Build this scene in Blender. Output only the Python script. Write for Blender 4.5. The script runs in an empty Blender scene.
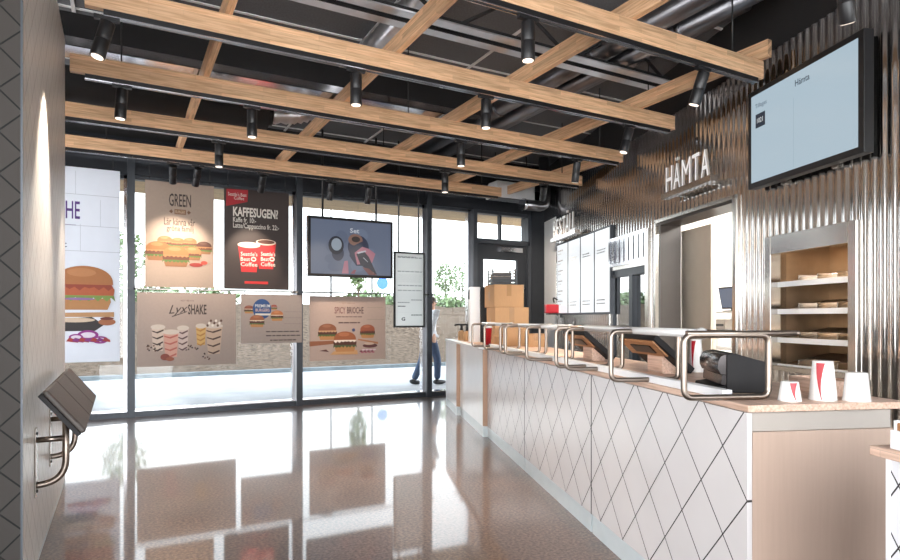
import bpy, bmesh, math, random
from mathutils import Vector, Matrix
random.seed(7)
SC = bpy.context.scene
COL = SC.collection
PI = math.pi
R = math.radians

# ------------------------------------------------------------------ camera
F = 605.0                      # focal length in pixels of the 900 wide frame
YAW = R(28.6)                  # camera looks this far right of the room's depth axis
EYE = 1.3
HORIZON = 318.0
cam_d = bpy.data.cameras.new('camera')
cam = bpy.data.objects.new('camera', cam_d)
COL.objects.link(cam)
cam.location = (0, 0, EYE)
cam.rotation_euler = (R(90), 0, -YAW)
cam_d.sensor_fit = 'HORIZONTAL'
cam_d.sensor_width = 36.0
cam_d.lens = 36.0 * F / 900.0
cam_d.shift_y = (HORIZON - 280.0) / 900.0
cam_d.clip_start = 0.05
cam_d.clip_end = 300
SC.camera = cam

def ray(px, py):
    f = Vector((math.sin(YAW), math.cos(YAW), 0)); r = Vector((math.cos(YAW), -math.sin(YAW), 0))
    return f + r * ((px - 450) / F) + Vector((0, 0, (HORIZON - py) / F))
def loc_hit(px, py, org, rot, off=0.0):
    """local (x, z) where the sight line meets the plane y_local = off of a frame."""
    m = Matrix.Translation(Vector(org)) @ Matrix.Rotation(rot, 4, 'Z')
    mi = m.inverted()
    o = mi @ Vector((0, 0, EYE)); d = mi.to_3x3() @ ray(px, py)
    k = (off - o.y) / d.y
    p = o + d * k
    return p.x, p.z
def on_y(px, py, Y):
    return loc_hit(px, py, (0, 0, 0), 0.0, Y)
def at_z(px, py, z):
    d = ray(px, py); k = (z - EYE) / d.z
    return Vector((0, 0, EYE)) + d * k

# ------------------------------------------------------------------ materials
def lin(c):
    return tuple(((x / 255) / 12.92 if x / 255 <= 0.04045 else ((x / 255 + 0.055) / 1.055) ** 2.4) for x in c)
def new_mat(name):
    m = bpy.data.materials.new(name); m.use_nodes = True
    nt = m.node_tree
    return m, nt, nt.nodes['Principled BSDF']
def N(nt, t, **kw):
    n = nt.nodes.new(t)
    for k, v in kw.items(): setattr(n, k, v)
    return n
def mat(name, rgb, rough=0.5, metal=0.0, vary=0.06, scale=8.0, bump=0.0, stretch=None, coat=0.0, spec=None, rvary=0.0):
    m, nt, b = new_mat(name)
    c = lin(rgb)
    b.inputs['Roughness'].default_value = rough
    b.inputs['Metallic'].default_value = metal
    if coat: b.inputs['Coat Weight'].default_value = coat
    if spec is not None: b.inputs['Specular IOR Level'].default_value = spec
    tc = N(nt, 'ShaderNodeTexCoord'); mp = N(nt, 'ShaderNodeMapping')
    if stretch: mp.inputs['Scale'].default_value = stretch
    nz = N(nt, 'ShaderNodeTexNoise'); nz.inputs['Scale'].default_value = scale; nz.inputs['Detail'].default_value = 4
    nt.links.new(tc.outputs['Object'], mp.inputs['Vector']); nt.links.new(mp.outputs[0], nz.inputs['Vector'])
    rp = N(nt, 'ShaderNodeValToRGB')
    rp.color_ramp.elements[0].position = 0.3; rp.color_ramp.elements[1].position = 0.7
    rp.color_ramp.elements[0].color = tuple(x * (1 - vary) for x in c) + (1,)
    rp.color_ramp.elements[1].color = tuple(min(1, x * (1 + vary)) for x in c) + (1,)
    nt.links.new(nz.outputs['Fac'], rp.inputs['Fac']); nt.links.new(rp.outputs['Color'], b.inputs['Base Color'])
    if rvary:
        mr = N(nt, 'ShaderNodeMapRange'); mr.inputs['To Min'].default_value = rough - rvary; mr.inputs['To Max'].default_value = rough + rvary
        nt.links.new(nz.outputs['Fac'], mr.inputs['Value']); nt.links.new(mr.outputs[0], b.inputs['Roughness'])
    if bump:
        bp = N(nt, 'ShaderNodeBump'); bp.inputs['Strength'].default_value = bump; bp.inputs['Distance'].default_value = 0.01
        nt.links.new(nz.outputs['Fac'], bp.inputs['Height']); nt.links.new(bp.outputs[0], b.inputs['Normal'])
    return m
def emit(name, rgb, strength):
    m, nt, b = new_mat(name)
    b.inputs['Base Color'].default_value = (0.02, 0.02, 0.02, 1)
    b.inputs['Emission Color'].default_value = lin(rgb) + (1,)
    b.inputs['Emission Strength'].default_value = strength
    b.inputs['Roughness'].default_value = 0.25
    return m
_pc = {}
def ink(rgb):
    if rgb not in _pc: _pc[rgb] = mat('ink_%d_%d_%d' % rgb, rgb, 0.55, vary=0.03, scale=30)
    return _pc[rgb]
_sc = {}
def glow(rgb, k):
    if (rgb, k) not in _sc: _sc[(rgb, k)] = emit('screen_%d_%d_%d' % rgb, rgb, k)
    return _sc[(rgb, k)]
def math_node(nt, op, a, b=None):
    n = N(nt, 'ShaderNodeMath', operation=op)
    for i, x in enumerate((a, b)):
        if x is None: continue
        if isinstance(x, (int, float)): n.inputs[i].default_value = x
        else: nt.links.new(x, n.inputs[i])
    return n.outputs[0]
def diamond(name, rgb, line, w, h, x0, z0, lw, rough, both=False, vary=0.03, coat=0.0):
    """a surface ruled with two families of slanting joints w apart across and h apart upward"""
    m = mat(name, rgb, rough, vary=vary, scale=3, coat=coat); nt = m.node_tree; b = nt.nodes['Principled BSDF']
    src = b.inputs['Base Color'].links[0].from_socket
    tc = N(nt, 'ShaderNodeTexCoord'); sp = N(nt, 'ShaderNodeSeparateXYZ'); nt.links.new(tc.outputs['Object'], sp.inputs[0])
    x = sp.outputs['X']
    if both: x = math_node(nt, 'ADD', x, sp.outputs['Y'])
    u = math_node(nt, 'DIVIDE', math_node(nt, 'SUBTRACT', x, x0), w)
    v = math_node(nt, 'DIVIDE', math_node(nt, 'SUBTRACT', sp.outputs['Z'], z0), h)
    thr = lw / 2 * math.sqrt(1 / w ** 2 + 1 / h ** 2)
    fs = [math_node(nt, 'LESS_THAN', math_node(nt, 'PINGPONG', math_node(nt, o, u, v), 0.5), thr) for o in ('ADD', 'SUBTRACT')]
    fac = math_node(nt, 'MAXIMUM', *fs)
    mx = N(nt, 'ShaderNodeMix', data_type='RGBA'); nt.links.new(fac, mx.inputs[0]); nt.links.new(src, mx.inputs[6]); mx.inputs[7].default_value = lin(line) + (1,)
    nt.links.new(mx.outputs[2], b.inputs['Base Color'])
    return m
def wood_mat(name, rgb, row=0.036, length=0.55, rough=0.45, var=0.22):
    m, nt, b = new_mat(name); c = lin(rgb)
    tc = N(nt, 'ShaderNodeTexCoord'); sp = N(nt, 'ShaderNodeSeparateXYZ'); nt.links.new(tc.outputs['Object'], sp.inputs[0])
    cb = N(nt, 'ShaderNodeCombineXYZ'); nt.links.new(sp.outputs['X'], cb.inputs['X'])
    nt.links.new(math_node(nt, 'ADD', sp.outputs['Z'], sp.outputs['Y']), cb.inputs['Y'])
    br = N(nt, 'ShaderNodeTexBrick'); nt.links.new(cb.outputs[0], br.inputs['Vector'])
    br.inputs['Scale'].default_value = 1; br.inputs['Row Height'].default_value = row; br.inputs['Brick Width'].default_value = length
    br.inputs['Mortar Size'].default_value = 0.0006; br.inputs['Bias'].default_value = 0.0; br.offset = 0.37
    br.inputs['Color1'].default_value = tuple(x * (1 - var) for x in c) + (1,)
    br.inputs['Color2'].default_value = tuple(min(1, x * (1 + var)) for x in c) + (1,)
    br.inputs['Mortar'].default_value = tuple(x * 0.6 for x in c) + (1,)
    mp = N(nt, 'ShaderNodeMapping'); mp.inputs['Scale'].default_value = (1.2, 22, 22); nt.links.new(tc.outputs['Object'], mp.inputs[0])
    nz = N(nt, 'ShaderNodeTexNoise'); nz.inputs['Scale'].default_value = 4; nz.inputs['Detail'].default_value = 6; nt.links.new(mp.outputs[0], nz.inputs['Vector'])
    rp = N(nt, 'ShaderNodeValToRGB'); rp.color_ramp.elements[0].position = 0.35; rp.color_ramp.elements[1].position = 0.62
    rp.color_ramp.elements[0].color = (0.66, 0.58, 0.51, 1); rp.color_ramp.elements[1].color = (1, 1, 1, 1)
    nt.links.new(nz.outputs['Fac'], rp.inputs['Fac'])
    mx = N(nt, 'ShaderNodeMix', data_type='RGBA', blend_type='MULTIPLY'); mx.inputs[0].default_value = 0.8
    nt.links.new(br.outputs['Color'], mx.inputs[6]); nt.links.new(rp.outputs['Color'], mx.inputs[7]); nt.links.new(mx.outputs[2], b.inputs['Base Color'])
    b.inputs['Roughness'].default_value = rough
    return m
def glass_mat(name, tint=(1, 1, 1), refl=1.0):
    m = bpy.data.materials.new(name); m.use_nodes = True; nt = m.node_tree; nt.nodes.clear()
    out = N(nt, 'ShaderNodeOutputMaterial'); tr = N(nt, 'ShaderNodeBsdfTransparent'); gl = N(nt, 'ShaderNodeBsdfGlossy')
    tr.inputs['Color'].default_value = tint + (1,); gl.inputs['Roughness'].default_value = 0.01
    fr = N(nt, 'ShaderNodeFresnel'); fr.inputs['IOR'].default_value = 1.45
    mx = N(nt, 'ShaderNodeMixShader'); nt.links.new(math_node(nt, 'MULTIPLY', fr.outputs[0], refl), mx.inputs[0])
    nt.links.new(tr.outputs[0], mx.inputs[1]); nt.links.new(gl.outputs[0], mx.inputs[2]); nt.links.new(mx.outputs[0], out.inputs[0])
    return m

M = {}
M['pine'] = wood_mat('glulam_pine', (234, 193, 153), var=0.17)
M['maple'] = wood_mat('maple_worktop', (228, 196, 176), row=0.05, length=0.8, var=0.06)
M['oak'] = wood_mat('oak_veneer', (172, 124, 84), row=0.09, length=1.2, var=0.08)
M['soffit'] = wood_mat('soffit_boards', (196, 164, 122), row=0.12, length=3.0, var=0.08)
M['black'] = mat('black_powder_coat', (22, 22, 24), 0.4)
M['matt_black'] = mat('matt_black_paint', (40, 39, 40), 0.75)
M['tile_black'] = mat('black_acoustic_tile', (110, 112, 116), 0.85, vary=0.15, scale=60)
M['charcoal'] = mat('charcoal_aluminium', (62, 66, 72), 0.38, metal=0.3)
M['header'] = mat('header_steel', (52, 55, 60), 0.32, metal=0.5)
M['silver'] = mat('galvanised_sheet', (216, 216, 220), 0.14, metal=1.0, vary=0.05, scale=5, rvary=0.05)
M['tbar'] = mat('grid_bar_paint', (240, 240, 240), 0.4)
M['steel'] = mat('brushed_stainless', (196, 192, 186), 0.2, metal=1.0, vary=0.04, stretch=(1, 1, 30))
M['tube'] = mat('satin_steel_tube', (176, 168, 160), 0.24, metal=1.0, vary=0.03)
M['rail'] = mat('pale_satin_rail', (226, 224, 222), 0.25, metal=0.35)
M['bronze'] = mat('bronze_steel_tube', (146, 134, 124), 0.3, metal=1.0, vary=0.03)
M['duct'] = mat('crinkled_foil', (224, 224, 226), 0.32, metal=0.85, vary=0.1)
M['pipe'] = mat('dull_zinc_pipe', (140, 140, 144), 0.28, metal=0.95, vary=0.06)
M['corr'] = mat('corrugated_stainless', (224, 222, 220), 0.12, metal=1.0, vary=0.05, scale=2, rvary=0.04)
M['white'] = mat('white_laminate', (238, 238, 238), 0.28, vary=0.02)
M['panel_warm'] = mat('warm_lit_end_laminate', (188, 164, 148), 0.3, vary=0.03, stretch=(8, 8, 0.5))  # white laminate; the brown light it reflects is put into the beige
M['grey_strip'] = mat('grey_laminate', (176, 168, 160), 0.35, vary=0.02)
M['plinth'] = mat('plinth_laminate', (206, 214, 216), 0.3, vary=0.03)
M['brown_edge'] = mat('tan_edge_band', (176, 142, 118), 0.4, vary=0.05)
M['glass'] = glass_mat('window_glass', (0.96, 0.98, 0.98))
M['mirror_glass'] = glass_mat('hatch_glass', (0.6, 0.65, 0.66), 6.0)
M['card'] = mat('corrugated_cardboard', (196, 152, 108), 0.7, vary=0.05, stretch=(40, 40, 2))
M['tape'] = mat('parcel_tape', (176, 132, 84), 0.3)
M['plastic'] = mat('black_plastic', (24, 22, 23), 0.6, vary=0.1, scale=80, spec=0.3)
M['plastic_gloss'] = mat('dark_glossy_plastic', (70, 66, 66), 0.16, metal=0.5)
M['red'] = mat('red_plastic', (168, 18, 32), 0.35)
M['paper'] = mat('white_card_stock', (238, 234, 230), 0.5, vary=0.02)
M['leather'] = mat('taupe_vinyl', (64, 57, 53), 0.5, vary=0.1, scale=30, bump=0.1, stretch=(1, 6, 1))
M['plaster'] = mat('cream_plaster', (224, 218, 208), 0.7, vary=0.03)
M['kitchen_white'] = mat('kitchen_white', (236, 236, 234), 0.4, vary=0.02)
M['kitchen_beige'] = mat('kitchen_beige_panel', (204, 190, 172), 0.4, vary=0.03)
M['dark_brown'] = mat('dark_bronze_panel', (58, 52, 48), 0.45, vary=0.05)
M['tile'] = diamond('lit_pier_tile', (246, 244, 240), (170, 164, 158), 0.188, 0.188, 0.0, 0.06, 0.004, 0.34, both=True)  # pier side: window reflection put into this paler copy of the tile
M['tile_shaded'] = diamond('shaded_pier_tile', (50, 46, 43), (8, 7, 7), 0.188, 0.188, 0.01, 0.06, 0.007, 0.7, both=True)  # pier front: same tile, its shade put into the dark colour
M['tile_shaded'].node_tree.nodes['Principled BSDF'].inputs['Specular IOR Level'].default_value = 0.25
M['diamond'] = diamond('diamond_panel', (216, 211, 210), (58, 54, 54), 0.298, 0.342, 0.0, 0.978, 0.0058, 0.25)
M['diamond_small'] = diamond('small_diamond_panel', (228, 228, 232), (62, 58, 58), 0.115, 0.163, 0.036, 0.70, 0.0045, 0.25)
M['paving'] = mat('concrete_paving', (168, 168, 170), 0.8, vary=0.12, scale=1.5, spec=0.1)
M['gravel'] = mat('gravel_bank', (84, 73, 64), 0.95, vary=0.5, scale=9, bump=1.0, spec=0.0)
M['curb'] = mat('curb_stone', (92, 100, 104), 0.8, vary=0.2, scale=6)
M['leaf'] = mat('foliage', (86, 104, 66), 0.6, vary=0.35, scale=3)
M['bark'] = mat('bark', (86, 70, 56), 0.9, vary=0.2)
M['skin'] = mat('skin', (206, 158, 132), 0.55)
M['shirt'] = mat('white_cotton', (226, 226, 230), 0.8, bump=0.2)
M['jeans'] = mat('blue_denim', (58, 76, 104), 0.85, vary=0.15, scale=40)
M['shoe'] = mat('dark_shoe', (28, 28, 32), 0.5)
M['hair'] = mat('brown_hair', (62, 44, 32), 0.7, vary=0.2, stretch=(30, 30, 3))
M['rack_brown'] = mat('rack_interior_steel', (168, 146, 122), 0.35, metal=0.8, vary=0.1)
M['lamp'] = emit('lamp_glow', (255, 236, 220), 2.0)
M['tube_light'] = emit('kitchen_luminaire', (255, 250, 244), 60.0)

def floor_mat():
    m, nt, b = new_mat('polished_concrete')
    tc = N(nt, 'ShaderNodeTexCoord')
    n1 = N(nt, 'ShaderNodeTexNoise'); n1.inputs['Scale'].default_value = 0.7; n1.inputs['Detail'].default_value = 5
    n2 = N(nt, 'ShaderNodeTexNoise'); n2.inputs['Scale'].default_value = 55; n2.inputs['Detail'].default_value = 3
    vo = N(nt, 'ShaderNodeTexVoronoi'); vo.inputs['Scale'].default_value = 60
    for n in (n1, n2, vo): nt.links.new(tc.outputs['Object'], n.inputs['Vector'])
    r1 = N(nt, 'ShaderNodeValToRGB'); r1.color_ramp.elements[0].position = 0.35; r1.color_ramp.elements[1].position = 0.68
    r1.color_ramp.elements[0].color = lin((92, 76, 67)) + (1,); r1.color_ramp.elements[1].color = lin((126, 104, 92)) + (1,)
    nt.links.new(n1.outputs['Fac'], r1.inputs['Fac'])
    r2 = N(nt, 'ShaderNodeValToRGB'); r2.color_ramp.elements[0].position = 0.36; r2.color_ramp.elements[1].position = 0.66
    r2.color_ramp.elements[0].color = (0.3, 0.27, 0.25, 1); r2.color_ramp.elements[1].color = (1.5, 1.42, 1.35, 1)
    nt.links.new(n2.outputs['Fac'], r2.inputs['Fac'])
    mx = N(nt, 'ShaderNodeMix', data_type='RGBA', blend_type='MULTIPLY'); mx.inputs[0].default_value = 0.8
    nt.links.new(r1.outputs['Color'], mx.inputs[6]); nt.links.new(r2.outputs['Color'], mx.inputs[7])
    r3 = N(nt, 'ShaderNodeValToRGB'); r3.color_ramp.elements[0].position = 0.10; r3.color_ramp.elements[1].position = 0.16
    r3.color_ramp.elements[0].color = (1, 1, 1, 1); r3.color_ramp.elements[1].color = (0, 0, 0, 1)
    nt.links.new(vo.outputs['Distance'], r3.inputs['Fac'])
    m2 = N(nt, 'ShaderNodeMix', data_type='RGBA'); nt.links.new(math_node(nt, 'MULTIPLY', r3.outputs['Color'], 0.4), m2.inputs[0])
    nt.links.new(mx.outputs[2], m2.inputs[6]); m2.inputs[7].default_value = lin((196, 176, 158)) + (1,)
    nt.links.new(m2.outputs[2], b.inputs['Base Color'])
    mr = N(nt, 'ShaderNodeMapRange'); mr.inputs['To Min'].default_value = 0.28; mr.inputs['To Max'].default_value = 0.42
    nt.links.new(n1.outputs['Fac'], mr.inputs['Value']); nt.links.new(mr.outputs[0], b.inputs['Roughness'])
    b.inputs['IOR'].default_value = 1.5; b.inputs['Specular IOR Level'].default_value = 0.42
    b.inputs['Coat Weight'].default_value = 0.9; b.inputs['Coat Roughness'].default_value = 0.05
    return m
M['floor'] = floor_mat()
def sheet_mat(name, rgb, k):
    """thin printed sheet: part of the daylight comes through from behind"""
    m = mat(name, rgb, 0.5, vary=0.02); nt = m.node_tree; b = nt.nodes['Principled BSDF']; out = nt.nodes['Material Output']
    tl = N(nt, 'ShaderNodeBsdfTranslucent'); tl.inputs['Color'].default_value = lin(rgb) + (1,)
    mx = N(nt, 'ShaderNodeMixShader'); mx.inputs[0].default_value = k
    nt.links.new(b.outputs[0], mx.inputs[1]); nt.links.new(tl.outputs[0], mx.inputs[2]); nt.links.new(mx.outputs[0], out.inputs['Surface'])
    return m
M['notice'] = sheet_mat('notice_paper', (244, 244, 242), .85)
M['white_sheet'] = sheet_mat('white_poster_sheet', (226, 230, 238), .3)

# ------------------------------------------------------------------ mesh builder
class MB:
    def __init__(self): self.v = []; self.f = []; self.fm = []; self.fs = []; self.mats = []
    def mi(self, m):
        if isinstance(m, str): m = M[m]
        if m not in self.mats: self.mats.append(m)
        return self.mats.index(m)
    def add(self, vs, fs, m, smooth=False):
        o = len(self.v); k = self.mi(m)
        self.v += [tuple(p) for p in vs]
        for f in fs: self.f.append([i + o for i in f]); self.fm.append(k); self.fs.append(smooth)
        return self
    def box(self, x0, x1, y0, y1, z0, z1, m):
        vs = [(x, y, z) for x in (x0, x1) for y in (y0, y1) for z in (z0, z1)]
        return self.add(vs, [(0, 1, 3, 2), (4, 6, 7, 5), (0, 4, 5, 1), (2, 3, 7, 6), (0, 2, 6, 4), (1, 5, 7, 3)], m)
    def obox(self, c, ax, half, m):
        c = Vector(c); a = [Vector(x).normalized() * h for x, h in zip(ax, half)]
        vs = [c + a[0] * i + a[1] * j + a[2] * k for i in (-1, 1) for j in (-1, 1) for k in (-1, 1)]
        return self.add(vs, [(0, 1, 3, 2), (4, 6, 7, 5), (0, 4, 5, 1), (2, 3, 7, 6), (0, 2, 6, 4), (1, 5, 7, 3)], m)
    def tube(self, pts, r, m, n=12, closed=False, radii=None, caps=True):
        P = [Vector(p) for p in pts]; L = len(P); rings = []
        def tan(i):
            a = P[(i - 1) % L] if (closed or i > 0) else P[i]; b = P[(i + 1) % L] if (closed or i < L - 1) else P[i]
            return (b - a).normalized()
        t = tan(0); up = Vector((0, 0, 1)) if abs(t.z) < 0.9 else Vector((1, 0, 0))
        nrm = t.cross(up).normalized(); vs = []
        for i in range(L):
            t = tan(i); nrm = (nrm - t * nrm.dot(t)).normalized(); bn = t.cross(nrm)
            rr = radii[i] if radii else r
            for k in range(n):
                a = 2 * PI * k / n; vs.append(P[i] + (nrm * math.cos(a) + bn * math.sin(a)) * rr)
        fs = []
        for i in range(L if closed else L - 1):
            j = (i + 1) % L
            for k in range(n):
                q = (k + 1) % n; fs.append((i * n + k, i * n + q, j * n + q, j * n + k))
        self.add(vs, fs, m, True)
        if caps and not closed:
            o = len(self.v) - L * n; k = self.mi(m)
            for f in ([o + i for i in range(n)][::-1], [o + (L - 1) * n + i for i in range(n)]):
                self.f.append(f); self.fm.append(k); self.fs.append(False)
        return self
    def cyl(self, a, b, r, m, n=20, r1=None):
        return self.tube([a, b], r, m, n, radii=[r, r if r1 is None else r1])
    def prism(self, poly, x0, x1, m, axis='X', smooth=False):
        """poly of (a, b) pulled along an axis: X -> (y, z), Y -> (x, z), Z -> (x, y)"""
        def p(a, b, t): return {'X': (t, a, b), 'Y': (a, t, b), 'Z': (a, b, t)}[axis]
        n = len(poly); vs = [p(a, b, x0) for a, b in poly] + [p(a, b, x1) for a, b in poly]
        self.add(vs, [(i, (i + 1) % n, n + (i + 1) % n, n + i) for i in range(n)], m, smooth)
        o = len(self.v) - 2 * n; k = self.mi(m)
        for f in ([o + i for i in range(n)][::-1], [o + n + i for i in range(n)]):
            self.f.append(f); self.fm.append(k); self.fs.append(False)
        return self
    def lathe(self, prof, c, m, n=28, smooth=True):
        c = Vector(c); vs = []; L = len(prof)
        for r, z in prof:
            for k in range(n):
                a = 2 * PI * k / n; vs.append(c + Vector((r * math.cos(a), r * math.sin(a), z)))
        fs = [(i * n + k, i * n + (k + 1) % n, (i + 1) * n + (k + 1) % n, (i + 1) * n + k) for i in range(L - 1) for k in range(n)]
        self.add(vs, fs, m, smooth)
        o = len(self.v) - L * n; kk = self.mi(m)
        for f in ([o + i for i in range(n)][::-1], [o + (L - 1) * n + i for i in range(n)]):
            self.f.append(f); self.fm.append(kk); self.fs.append(False)
        return self
    def ball(self, c, r, m, n=14, k=9):
        c = Vector(c); r = r if isinstance(r, tuple) else (r, r, r); vs = [c + Vector((0, 0, r[2]))]
        for i in range(1, k):
            for j in range(n):
                a = PI * i / k; b = 2 * PI * j / n
                vs.append(c + Vector((r[0] * math.sin(a) * math.cos(b), r[1] * math.sin(a) * math.sin(b), r[2] * math.cos(a))))
        vs.append(c - Vector((0, 0, r[2]))); fs = [(0, 1 + j, 1 + (j + 1) % n) for j in range(n)]
        for i in range(k - 2):
            for j in range(n):
                a = 1 + i * n; fs.append((a + j, a + n + j, a + n + (j + 1) % n, a + (j + 1) % n))
        e = len(vs) - 1; a = 1 + (k - 2) * n
        fs += [(e, a + (j + 1) % n, a + j) for j in range(n)]
        return self.add(vs, fs, m, True)
    def build(self, name, parent=None, bevel=0.0, seg=2):
        me = bpy.data.meshes.new(name); me.from_pydata(self.v, [], self.f)
        for m in self.mats: me.materials.append(m)
        me.polygons.foreach_set('material_index', self.fm); me.polygons.foreach_set('use_smooth', self.fs)
        bm = bmesh.new(); bm.from_mesh(me); bmesh.ops.recalc_face_normals(bm, faces=bm.faces); bm.to_mesh(me); bm.free()
        me.update(); o = bpy.data.objects.new(name, me); COL.objects.link(o)
        if parent: o.parent = parent
        if bevel:
            b = o.modifiers.new('bevel', 'BEVEL'); b.width = bevel; b.segments = seg; b.limit_method = 'ANGLE'; b.angle_limit = R(40)
        return o

def round_path(pts, rad, closed=False, n=6, lim=.49):
    P = [Vector(p) for p in pts]; out = []; L = len(P)
    for i in range(L):
        if not closed and i in (0, L - 1): out.append(P[i]); continue
        a = P[i - 1]; b = P[i]; c = P[(i + 1) % L]
        r = min(rad, (a - b).length * lim, (c - b).length * lim)
        s = b + (a - b).normalized() * r; e = b + (c - b).normalized() * r
        for k in range(n + 1):
            t = k / n; out.append(s * (1 - t) ** 2 + b * 2 * t * (1 - t) + e * t * t)
    return out

def tag(o, label=None, cat=None, group=None, kind=None):
    if label: o['label'] = label
    if cat: o['category'] = cat
    if group: o['group'] = group
    if kind: o['kind'] = kind
    return o
def thing(name, label, cat, loc=(0, 0, 0), rotz=0.0, group=None):
    o = bpy.data.objects.new(name, None); COL.objects.link(o); o.empty_display_size = 0.1
    o.location = loc; o.rotation_euler = (0, 0, rotz)
    return tag(o, label, cat, group)
def struct(o, label, cat=None):
    return tag(o, label, cat or 'room', kind='structure')

# ------------------------------------------------------------------ lettering and printed pictures
_tcache = {}
def text_mesh(body, bold=0.0):
    if (body, bold) in _tcache: return _tcache[(body, bold)]
    cu = bpy.data.curves.new('lettering', 'FONT'); cu.body = body; cu.resolution_u = 2; cu.offset = bold
    ob = bpy.data.objects.new('lettering', cu); COL.objects.link(ob)
    bpy.context.view_layer.update(); dg = bpy.context.evaluated_depsgraph_get()
    me = ob.evaluated_get(dg).to_mesh()
    vs = [tuple(v.co) for v in me.vertices]; fs = [tuple(p.vertices) for p in me.polygons]
    ob.evaluated_get(dg).to_mesh_clear(); bpy.data.objects.remove(ob); bpy.data.curves.remove(cu)
    x0 = min(v[0] for v in vs); x1 = max(v[0] for v in vs); y0 = min(v[1] for v in vs); y1 = max(v[1] for v in vs)
    vs = [((v[0] - x0) / (x1 - x0), (v[1] - y0) / (y1 - y0)) for v in vs]
    _tcache[(body, bold)] = (vs, fs)
    return vs, fs
class Print(MB):
    """flat picture printed on a board: local x across, z up, printed on the plane y = 0 and facing -y"""
    def __init__(self, w, h, mk=None, y=0.0):
        super().__init__(); self.w = w; self.h = h; self.mk = mk or (lambda c: ink(tuple(int(k * .86) for k in c))); self.y = y; self.layer = 0; self.done = []
    def new(self):
        """what follows is a separate figure or line of print"""
        if self.f:
            k = MB(); k.v, k.f, k.fm, k.fs, k.mats = self.v, self.f, self.fm, self.fs, self.mats; self.done.append(k)
            self.v, self.f, self.fm, self.fs, self.mats = [], [], [], [], []
        return self
    def build(self, name, parent=None, **kw):
        self.new()
        for k in self.done: k.build(name, parent)
    def poly(self, pts, rgb):
        self.layer += 1
        y = self.y - 0.0012 - 0.00012 * self.layer
        self.add([(a * self.w, y, b * self.h) for a, b in pts], [tuple(range(len(pts)))], self.mk(rgb))
    def rect(self, a0, b0, a1, b1, rgb): self.poly([(a0, b0), (a1, b0), (a1, b1), (a0, b1)], rgb)
    def ell(self, a, b, ra, rb, rgb, t0=0, t1=360, n=24):
        self.poly([(a + ra * math.cos(R(t0 + (t1 - t0) * k / n)), b + rb * math.sin(R(t0 + (t1 - t0) * k / n))) for k in range(n + (t1 - t0 < 360))], rgb)
    def text(self, body, a0, b0, a1, b1, rgb, bold=0.0, slant=0.0, rot=0.0):
        self.new(); self.layer += 1
        vs, fs = text_mesh(body, bold); y = self.y - 0.0012 - 0.00012 * self.layer; out = []
        for u, v in vs:
            a = a0 + (a1 - a0) * (u + slant * (v - 0.5)); b = b0 + (b1 - b0) * v + rot * (u - 0.5)
            out.append((a * self.w, y, b * self.h))
        self.add(out, fs, self.mk(rgb))
    def lines(self, a0, a1, b, hgt, rgb, words=5):
        """a line of print too small to read"""
        self.new(); x = a0; rnd = random.Random(int(a0 * 1e4 + b * 1e5))
        while x < a1 - 0.01:
            w = (a1 - a0) / words * rnd.uniform(0.5, 1.1); self.rect(x, b, min(a1, x + w), b + hgt, rgb); x += w + (a1 - a0) * 0.025
    def burger(self, a, b, ra, top=(172, 104, 56), sauce=(226, 204, 178), leaf=(78, 100, 48), meat=(84, 44, 30), bun=(188, 132, 80)):
        self.new(); s = self.w / self.h; rb = ra * s * 1.2; rnd = random.Random(int(a * 999 + b * 77))
        self.poly([(a - ra * .92, b), (a - ra * .8, b - rb * .26), (a + ra * .8, b - rb * .26), (a + ra * .92, b), (a + ra * .9, b + rb * .12), (a - ra * .9, b + rb * .12)], bun)
        z = [(a - ra * 1.08 + 2.16 * ra * k / 14, b + rb * (0.02 + 0.16 * (k % 2) * rnd.uniform(.4, 1))) for k in range(15)]
        self.poly(z + [(a + ra * 1.0, b + rb * .3), (a - ra * 1.0, b + rb * .3)], leaf)
        self.poly([(a - ra * 1.02, b + rb * .22), (a + ra * 1.02, b + rb * .22), (a + ra * 1.05, b + rb * .42), (a + ra * .95, b + rb * .55), (a - ra * .95, b + rb * .55), (a - ra * 1.05, b + rb * .42)], meat)
        z = [(a - ra * 1.0 + 2.0 * ra * k / 12, b + rb * (0.5 - 0.14 * (k % 2) * rnd.uniform(.3, 1))) for k in range(13)]
        self.poly(z + [(a + ra * .9, b + rb * .66), (a - ra * .9, b + rb * .66)], sauce)
        self.poly([(a + ra * math.cos(R(t)), b + rb * (.58 + .62 * max(0, math.sin(R(t))) ** .8)) for t in range(0, 181, 9)], top)
        self.ell(a - ra * .1, b + rb * .98, ra * .5, rb * .14, tuple(min(255, c + 18) for c in top)); self.new()
# ------------------------------------------------------------------ frames of the place
ROT = R(-110)                                   # frame of the counter and of the steel wall
WO = (6.86, 9.0, 0.0)                           # corner where the steel wall meets the glazing
CO = (1.993, 1.408, 0.0)                        # near front corner of the counter
def fr(org, x, y, z=0.0):
    c, s = math.cos(ROT), math.sin(ROT)
    return (org[0] + x * c - y * s, org[1] + x * s + y * c, org[2] + z)
def cw(t, q, z=0.0): return fr(CO, -t, q, z)    # along the counter, across it
def wu(px, py=300, off=0.0): return loc_hit(px, py, WO, ROT, off)[0]
def wz(px, py, off=0.0): return loc_hit(px, py, WO, ROT, off)[1]
GY = 9.0                                        # plane of the shop front
CEIL = 4.05
HEAD = 3.17

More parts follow.
